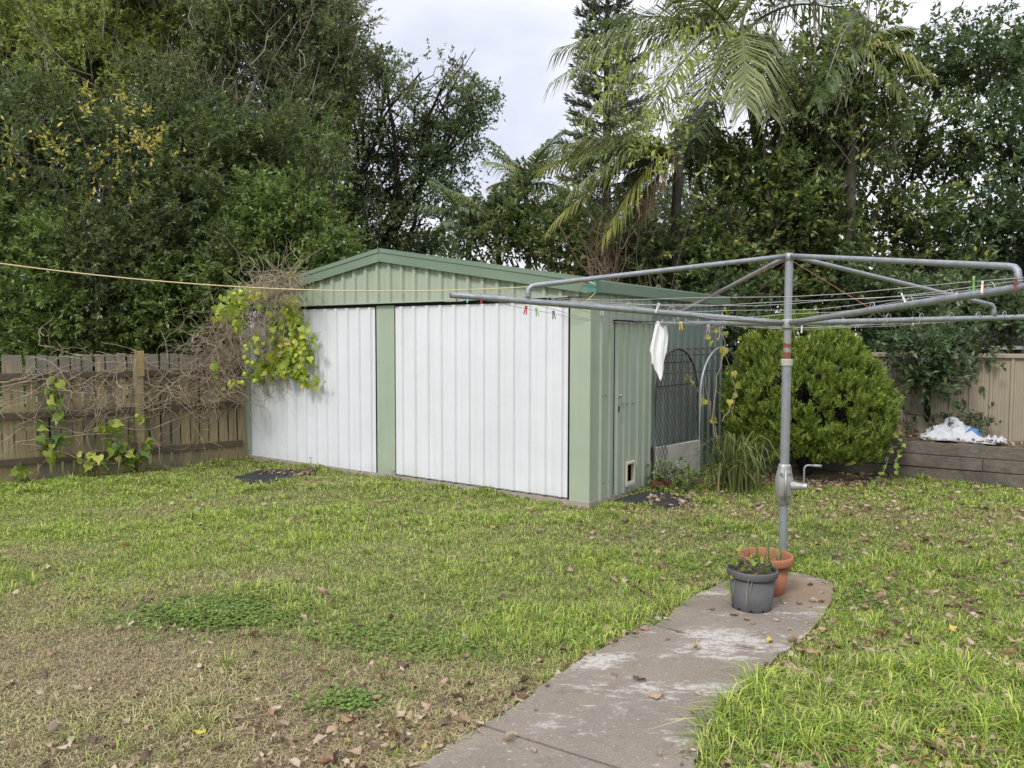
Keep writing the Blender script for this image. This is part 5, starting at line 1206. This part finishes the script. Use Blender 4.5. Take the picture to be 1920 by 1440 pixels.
# ------------------------------------------------------------------ lawn
def lawn_area(p):
    ok = ~in_poly(p[:, 0], p[:, 1], PATH)
    sh = [S(-.0, -.0)[:2], S(W_SH + .1, -.0)[:2], S(W_SH + .1, D_SH)[:2], S(-.0, D_SH)[:2]]; ok &= ~in_poly(p[:, 0], p[:, 1], sh)
    ok &= ((p[:, :2] - BED_A) @ bn) < -.01
    ok &= ((p[:, :2] - FE_A) @ FNOR) > .04
    ok &= (p[:, 0] - 3.42) ** 2 + (p[:, 1] - 9.0) ** 2 > .66 + .1 * np.sin(p[:, 0] * 9)
    for m_ in ([(446, 896), (500, 882), (540, 884), (590, 883), (545, 895), (500, 905), (470, 904)], [(1156, 940), (1195, 928), (1240, 924), (1300, 940), (1302, 952), (1262, 955)]): ok &= ~in_poly(p[:, 0], p[:, 1], [G(*q)[:2] for q in m_])
    return ok
def yard_sample(n, power, seed, y0=1.9, y1=10.6):
    r = np.random.default_rng(seed); Y_ = (r.uniform(y0 ** (2 - power), y1 ** (2 - power), n)) ** (1 / (2 - power)); X_ = r.uniform(-1, 1, n) * (.74 * Y_ + 1.7)
    return np.c_[X_, Y_, 0 * X_]
P = yard_sample(690000, 1.0, 101); P = P[lawn_area(P)]
r = np.random.default_rng(102); dr = dryness(P)
q3 = np.c_[P[:, :2], 0 * P[:, 0]]; thin = snoise(q3, 3.4, 104); tuft = np.clip(snoise(q3, 6.5, 105), 0, 1)
keep = r.uniform(0, 1, len(P)) < np.clip(1.0 - .45 * dr + .3 * thin + .35 * snoise(q3, 11, 106), .1, 1); P, dr, tuft, q3k = P[keep], dr[keep], tuft[keep], q3[keep]; n0 = len(P)
TC = yard_sample(3300, 1.1, 141); TC = TC[lawn_area(TC)]; TC = TC[r.uniform(0, 1, len(TC)) < 1. - .75 * dryness(TC)]; kt = 26
ta_ = r.uniform(0, 2 * PI, (len(TC), kt)); tr_ = np.abs(r.normal(size=(len(TC), kt))) * r.uniform(.012, .045, (len(TC), 1))
TP = TC[:, None] + np.stack([np.cos(ta_) * tr_, np.sin(ta_) * tr_, 0 * tr_], -1); th_ = np.repeat(r.uniform(.015, .05, len(TC)), kt); tdry = np.repeat(r.normal(size=len(TC)) * .22, kt)
okt = lawn_area(TP.reshape(-1, 3)); TP = TP.reshape(-1, 3)[okt]
TH = yard_sample(270000, 1.5, 151, 2.2, 7.5); TH = TH[lawn_area(TH)]; TH = TH[r.uniform(0, 1, len(TH)) < .3 + .9 * dryness(TH)]; nth = len(TH)
P = np.concatenate([P, TP, TH]); n = len(P); isth = np.arange(n) >= n - nth; istuft = (np.arange(n) >= n0) & ~isth
zt_ = np.zeros(nth); tufth = np.concatenate([np.zeros(n0), th_[okt], zt_]); tufta = np.concatenate([np.zeros(n0), ta_.ravel()[okt], zt_]); tdry = np.concatenate([np.zeros(n0), tdry[okt], zt_ + .45])
dr = dryness(P) * np.where(istuft, .5, 1.); q3k = np.c_[P[:, :2], 0 * P[:, 0]]; tuft = np.clip(snoise(q3k, 6.5, 105), 0, 1)
long_ = np.zeros(n)
for (px, py, rx, ry, k) in ((1780, 1330, .8, .7, .6), (1560, 1400, .35, .4, .35), (1090, 1190, .45, .22, .9), (1040, 1150, .5, .3, .35), (1900, 1150, 1.2, 1.0, .25), (1350, 1100, .5, .3, .3), (1130, 950, .9, .18, .45), (760, 890, .3, .12, .6), (640, 1000, 1.2, .6, .2), (60, 920, .8, .2, .7)):
    g = G(px, py); long_ += k * blob(P, g[0], g[1], rx, ry)
ed_ = np.full(n, 9.)
for q0, q1 in ((S(-.02, 0)[:2], S(W_SH, 0)[:2]), (S(0, 0)[:2], S(0, 1.)[:2]), (FE_A, FE_B), (BED_A, BED_B)):
    w_ = unit(q1 - q0); u_ = np.clip((P[:, :2] - q0) @ w_, 0, np.linalg.norm(q1 - q0)); ed_ = np.minimum(ed_, np.linalg.norm(P[:, :2] - q0 - u_[:, None] * w_, axis=1))
long_ += .75 * np.exp(-(ed_ / .09) ** 2) * np.clip(.3 + 1.2 * snoise(q3k, 5, 131), 0, 1.4)
pe_ = np.full(n, 9.)
for q0, q1 in zip(PATH, PATH[1:] + PATH[:1]):
    w_ = unit(q1 - q0); u_ = np.clip((P[:, :2] - q0) @ w_, 0, np.linalg.norm(q1 - q0)); pe_ = np.minimum(pe_, np.linalg.norm(P[:, :2] - q0 - u_[:, None] * w_, axis=1))
long_ += .3 * np.exp(-(pe_ / .07) ** 2) 
hgt = (.020 + .028 * tuft + .055 * long_ * (.5 + tuft)) * r.uniform(.4, 1.7, n) * (1 - .3 * dr); far = np.clip(P[:, 1] / 6, .75, 1.6)
hgt = np.where(istuft, hgt * 1.15 + tufth * r.uniform(.5, 1.1, n), hgt)
wid = (.0046 + .003 * long_ + .0022 * tuft) * far * r.uniform(.7, 1.3, n)
a_ = np.where(istuft, tufta + r.normal(size=n) * .5, r.uniform(0, 2 * PI, n)); lean = np.where(istuft, r.uniform(.15, 1.5, n), r.uniform(.1, 2.3, n) + .7 * dr); hgt = np.where(isth, r.uniform(.006, .016, n), hgt); lean = np.where(isth, r.uniform(1.8, 4.5, n), lean); wid = np.where(isth, wid * .8, wid)
dv = np.c_[np.cos(a_), np.sin(a_), 0 * a_]; sv = np.c_[-np.sin(a_), np.cos(a_), 0 * a_]
P[:, 2] = ground_z(P) - .006 + np.where(isth, r.uniform(.003, .014, n), 0)
mid = P + dv * (hgt * lean * .35)[:, None] + ZZ * (hgt * .62)[:, None]; tp_ = P + dv * (hgt * lean)[:, None] + ZZ * (hgt * np.clip(1.05 - .36 * lean, .16, 1))[:, None]
sw = sv * (wid / 2)[:, None]; V = np.stack([P - sw, P + sw, mid + sw * .8, mid - sw * .8, tp_], 1).reshape(-1, 3); b = np.arange(n)[:, None] * 5
T = np.concatenate([b + np.array([0, 1, 2]), b + np.array([0, 2, 3]), b + np.array([3, 2, 4])], 1).reshape(-1, 3)
drb = np.clip(dr * 1.15 + r.normal(size=n) * .18 - .25 * long_ - .25 * tuft + tdry + .22 * np.clip(snoise(q3k, 1.3, 107), -.3, 1), 0, 1)
o = tri_obj('lawn_grass', V, T, M['blade'], attrs={'dry': np.repeat(drb, 5)}); tag(o, 'patchy green and dry lawn grass', 'grass', kind='stuff')
# clover
r = np.random.default_rng(111); cl = []
for (px, py, rx, ry, n_) in ((390, 1150, .34, .20, 2300), (430, 1160, .22, .12, 900), (700, 1190, .42, .16, 650), (800, 1215, .35, .12, 420), (655, 1315, .13, .09, 420), (1340, 1060, .4, .2, 600), (1520, 1050, .5, .25, 700), (1600, 1120, .25, .2, 500), (1420, 1390, .35, .2, 500), (1600, 1000, .8, .3, 600), (1800, 1080, .8, .4, 700), (1200, 1000, .6, .4, 500), (900, 1120, .5, .2, 400), (620, 880, .5, .1, 300), (420, 872, .6, .12, 350), (200, 905, .9, .12, 350)):
    g = G(px, py); n_ = int(n_ * .85); p = g + np.c_[r.normal(size=(n_, 2)) * np.array([rx, ry]) * .62 * (1 + .7 * (r.uniform(0, 1, (n_, 1)) < .4)), np.zeros(n_)]; cl.append(p)
P = np.concatenate(cl); P = P[lawn_area(P)]; n = len(P); P[:, 2] = ground_z(P) + r.uniform(.008, .032, n); a0 = r.uniform(0, 2 * PI, n); Vs = []; 
for k in range(3):
    a_ = a0 + k * 2 * PI / 3; D = np.c_[np.cos(a_), np.sin(a_), r.normal(size=n) * .25]; Vs.append(leaf_cloud(P, D, r.normal(size=(n, 3)) * .22 + ZZ, .014 * r.uniform(.6, 1.3, n), .015, .12))
V = np.concatenate([x[0] for x in Vs]); T = np.concatenate([x[1] + i * n * 4 for i, x in enumerate(Vs)])
o = tri_obj('clover', V, T, L_['clover']); tag(o, 'patches of low green clover in the lawn', 'clover', kind='stuff')

# fallen leaves: the 300 that show largest as things, the rest as one litter
def dry_leaf(seed, curl, twist, ln=1., wd=.44):
    r = np.random.default_rng(seed); V = []; F = []; nu = 9; pr_ = [0.03, .05, .34, .56, .62, .54, .36, .16, .01]
    for i in range(nu):
        x_ = i / (nu - 1) - .5; w_ = pr_[i] * wd
        for j in (-1, -.5, 0, .5, 1):
            y_ = j * w_; z_ = curl * (abs(j) ** 1.6) * w_ * 1.5 + .9 * curl * x_ * x_ + twist * x_ * j * .4 + .03 * r.normal() * (abs(j) > .6)
            V.append((x_ * ln, y_ * (1 - .25 * abs(curl) * abs(j)), z_))
    for i in range(nu - 1):
        for j in range(4): F.append((i * 5 + j, i * 5 + j + 1, (i + 1) * 5 + j + 1, (i + 1) * 5 + j))
    V = np.array(V); V[:, 2] -= V[:, 2].min(); return V, F
shapes = [dry_leaf(i, c_, t_, 1, w_) for i, (c_, t_, w_) in enumerate([(.25, .7, .48), (.5, -.9, .4), (1.1, .4, .42), (-.25, .8, .46), (-.6, -.6, .4), (.12, 1.1, .5), (1.4, .8, .36), (-.2, -1.1, .5)])]
r = np.random.default_rng(121)
Q = yard_sample(42000, .8, 122, 2.2, 9.6); wgt = .06 + .42 * np.clip((Q[:, 0] - .2) / 1.5, 0, 1) * np.clip((Q[:, 1] - 3.4), 0, 1)
for (px, py, rx, ry, k) in ((420, 1430, .8, .3, .5), (720, 1400, .45, .35, .65), (850, 1330, .3, .3, .4), (560, 1250, 1.1, .4, .12), (1500, 1400, .45, .3, .8), (1750, 1300, .8, .6, .45), (1650, 1120, .9, .6, .35), (1750, 960, 1.4, .5, .45), (1480, 1250, .25, .25, .5), (1180, 1195, .16, .1, .7), (1060, 1255, .14, .1, .7), (960, 1320, .14, .1, .7), (1320, 1110, .16, .12, .6), (1250, 1155, .12, .1, .6), (1250, 955, .5, .12, .55), (1530, 1215, .3, .2, .5), (800, 960, 1.5, .6, .06), (1800, 1420, .6, .4, .9), (1550, 1430, .5, .3, .8), (1780, 1220, 1.0, .5, .3), (1700, 1080, 1.2, .5, .25), (330, 1180, .8, .4, .14), (1290, 935, .25, .12, .8)):
    g = G(px, py); wgt += k * blob(Q, g[0], g[1], rx, ry)
pq = np.full(len(Q), 9.)
for q0, q1 in zip(PATH, PATH[1:] + PATH[:1]):
    w_ = unit(q1 - q0); u_ = np.clip((Q[:, :2] - q0) @ w_, 0, np.linalg.norm(q1 - q0)); pq = np.minimum(pq, np.linalg.norm(Q[:, :2] - q0 - u_[:, None] * w_, axis=1))
wgt += 1.1 * np.exp(-(pq / .05) ** 2) * (Q[:, 1] > 2.4)
Q = Q[r.uniform(0, 1, len(Q)) < wgt * .5]
onp = in_poly(Q[:, 0], Q[:, 1], PATH); ok = lawn_area(Q) | (onp & (r.uniform(0, 1, len(Q)) < .13)); Q = Q[ok]; onp = onp[ok]
base_ok = np.ones(len(Q), bool)
for c in (tp, gp_, HB): base_ok &= np.hypot(Q[:, 0] - c[0], Q[:, 1] - c[1]) > .17
Q, onp = Q[base_ok], onp[base_ok]; size = r.uniform(.04, .077, len(Q)) * np.where(r.uniform(0, 1, len(Q)) < .5, .55, 1); inside = np.abs(Q[:, 0]) < .66 * Q[:, 1]; inside &= Q[:, 1] > 2.72
vis = np.where(inside, size / Q[:, 1], 0); order = np.argsort(-vis); big = set(order[:290].tolist())
kinds = ['leaf_brown', 'leaf_pale', 'leaf_dark', 'leaf_rust', 'leaf_yellow']; labs = {'leaf_brown': 'curled brown dry leaf fallen on the lawn', 'leaf_pale': 'curled pale tan dry leaf fallen on the lawn', 'leaf_dark': 'dark brown dry leaf fallen on the lawn', 'leaf_rust': 'rusty orange dry leaf fallen on the lawn', 'leaf_yellow': 'yellow leaf fallen on the lawn'}
meshes = {}
def leaf_mesh(k, s_):
    if (k, s_) not in meshes:
        me = bpy.data.meshes.new('fallen_leaf'); me.from_pydata(shapes[s_][0].tolist(), [], shapes[s_][1]); me.materials.append(L_[k]); me.polygons.foreach_set('use_smooth', np.ones(len(me.polygons), bool)); meshes[(k, s_)] = me
    return meshes[(k, s_)]
gz = ground_z(Q) + .006; LV, LF_ = [], []; off = 0
for i in range(len(Q)):
    s_ = int(r.integers(8)); z = .022 if onp[i] else gz[i] + r.uniform(-.004, .012); rot = (r.normal() * (.06 if onp[i] else .35), r.normal() * (.06 if onp[i] else .3), r.uniform(0, 2 * PI))
    if i in big:
        k = r.choice(kinds, p=[.38, .3, .2, .09, .03]); o = bpy.data.objects.new('fallen_leaf', leaf_mesh(k, s_)); C.objects.link(o)
        o.location = (Q[i, 0], Q[i, 1], z); o.rotation_euler = rot; o.scale = (size[i],) * 3
        tag(o, labs[k].replace('lawn', 'path') if onp[i] else labs[k], 'leaf', ('fallen leaves lying on the path, ' if onp[i] else 'fallen leaves lying on the lawn, ') + {'leaf_brown': 'brown', 'leaf_pale': 'pale tan', 'leaf_dark': 'dark brown', 'leaf_rust': 'rusty', 'leaf_yellow': 'yellow'}[k])
    else:
        mt = Matrix.LocRotScale(Vector((Q[i, 0], Q[i, 1], z)), None, None) @ Matrix.Rotation(rot[2], 4, 'Z') @ Matrix.Rotation(rot[0], 4, 'X') @ Matrix.Rotation(rot[1], 4, 'Y'); mt = np.array(mt)
        v = (shapes[s_][0] * size[i]) @ mt[:3, :3].T + mt[:3, 3]; LV.append(v); LF_ += [tuple(q + off for q in f) for f in shapes[s_][1]]; off += len(v)
# litter on the bed and the mats as well
for (poly, n_, z) in (('bed', 260, .44), ('mat', 50, .014), ('mat2', 60, .014), ('bush', 260, .012)):
    for k in range(n_):
        if poly == 'bed': p = bA + b3 * r.uniform(.8, LB) + bn3 * r.uniform(.02, .5); zz2 = z + r.uniform(0, .015)
        elif poly == 'mat': p = G(r.uniform(480, 590), r.uniform(881, 893)); zz2 = z
        elif poly == 'bush': a_ = r.uniform(PI, 2 * PI); p = np.array([3.42 + math.cos(a_) * r.uniform(.4, .95), 9.0 + math.sin(a_) * r.uniform(.4, .95)]); zz2 = z
        else: p = G(r.uniform(1215, 1320), r.uniform(930, 955)); zz2 = z
        s_ = int(r.integers(8)); mt = np.array(Matrix.Rotation(r.uniform(0, 6.3), 3, 'Z') @ Matrix.Rotation(r.normal() * .25, 3, 'X')); v = (shapes[s_][0] * r.uniform(.03, .08)) @ mt.T + np.array([p[0], p[1], zz2]); LV.append(v); LF_ += [tuple(q + off for q in f) for f in shapes[s_][1]]; off += len(v)
o = mesh_obj('leaf_litter', np.concatenate(LV), LF_, L_['litter'], smooth=True); tag(o, 'small scattered dry leaves over lawn and bed', 'leaf litter', kind='stuff')
print('leaves', len(Q), 'grass', len(hgt))
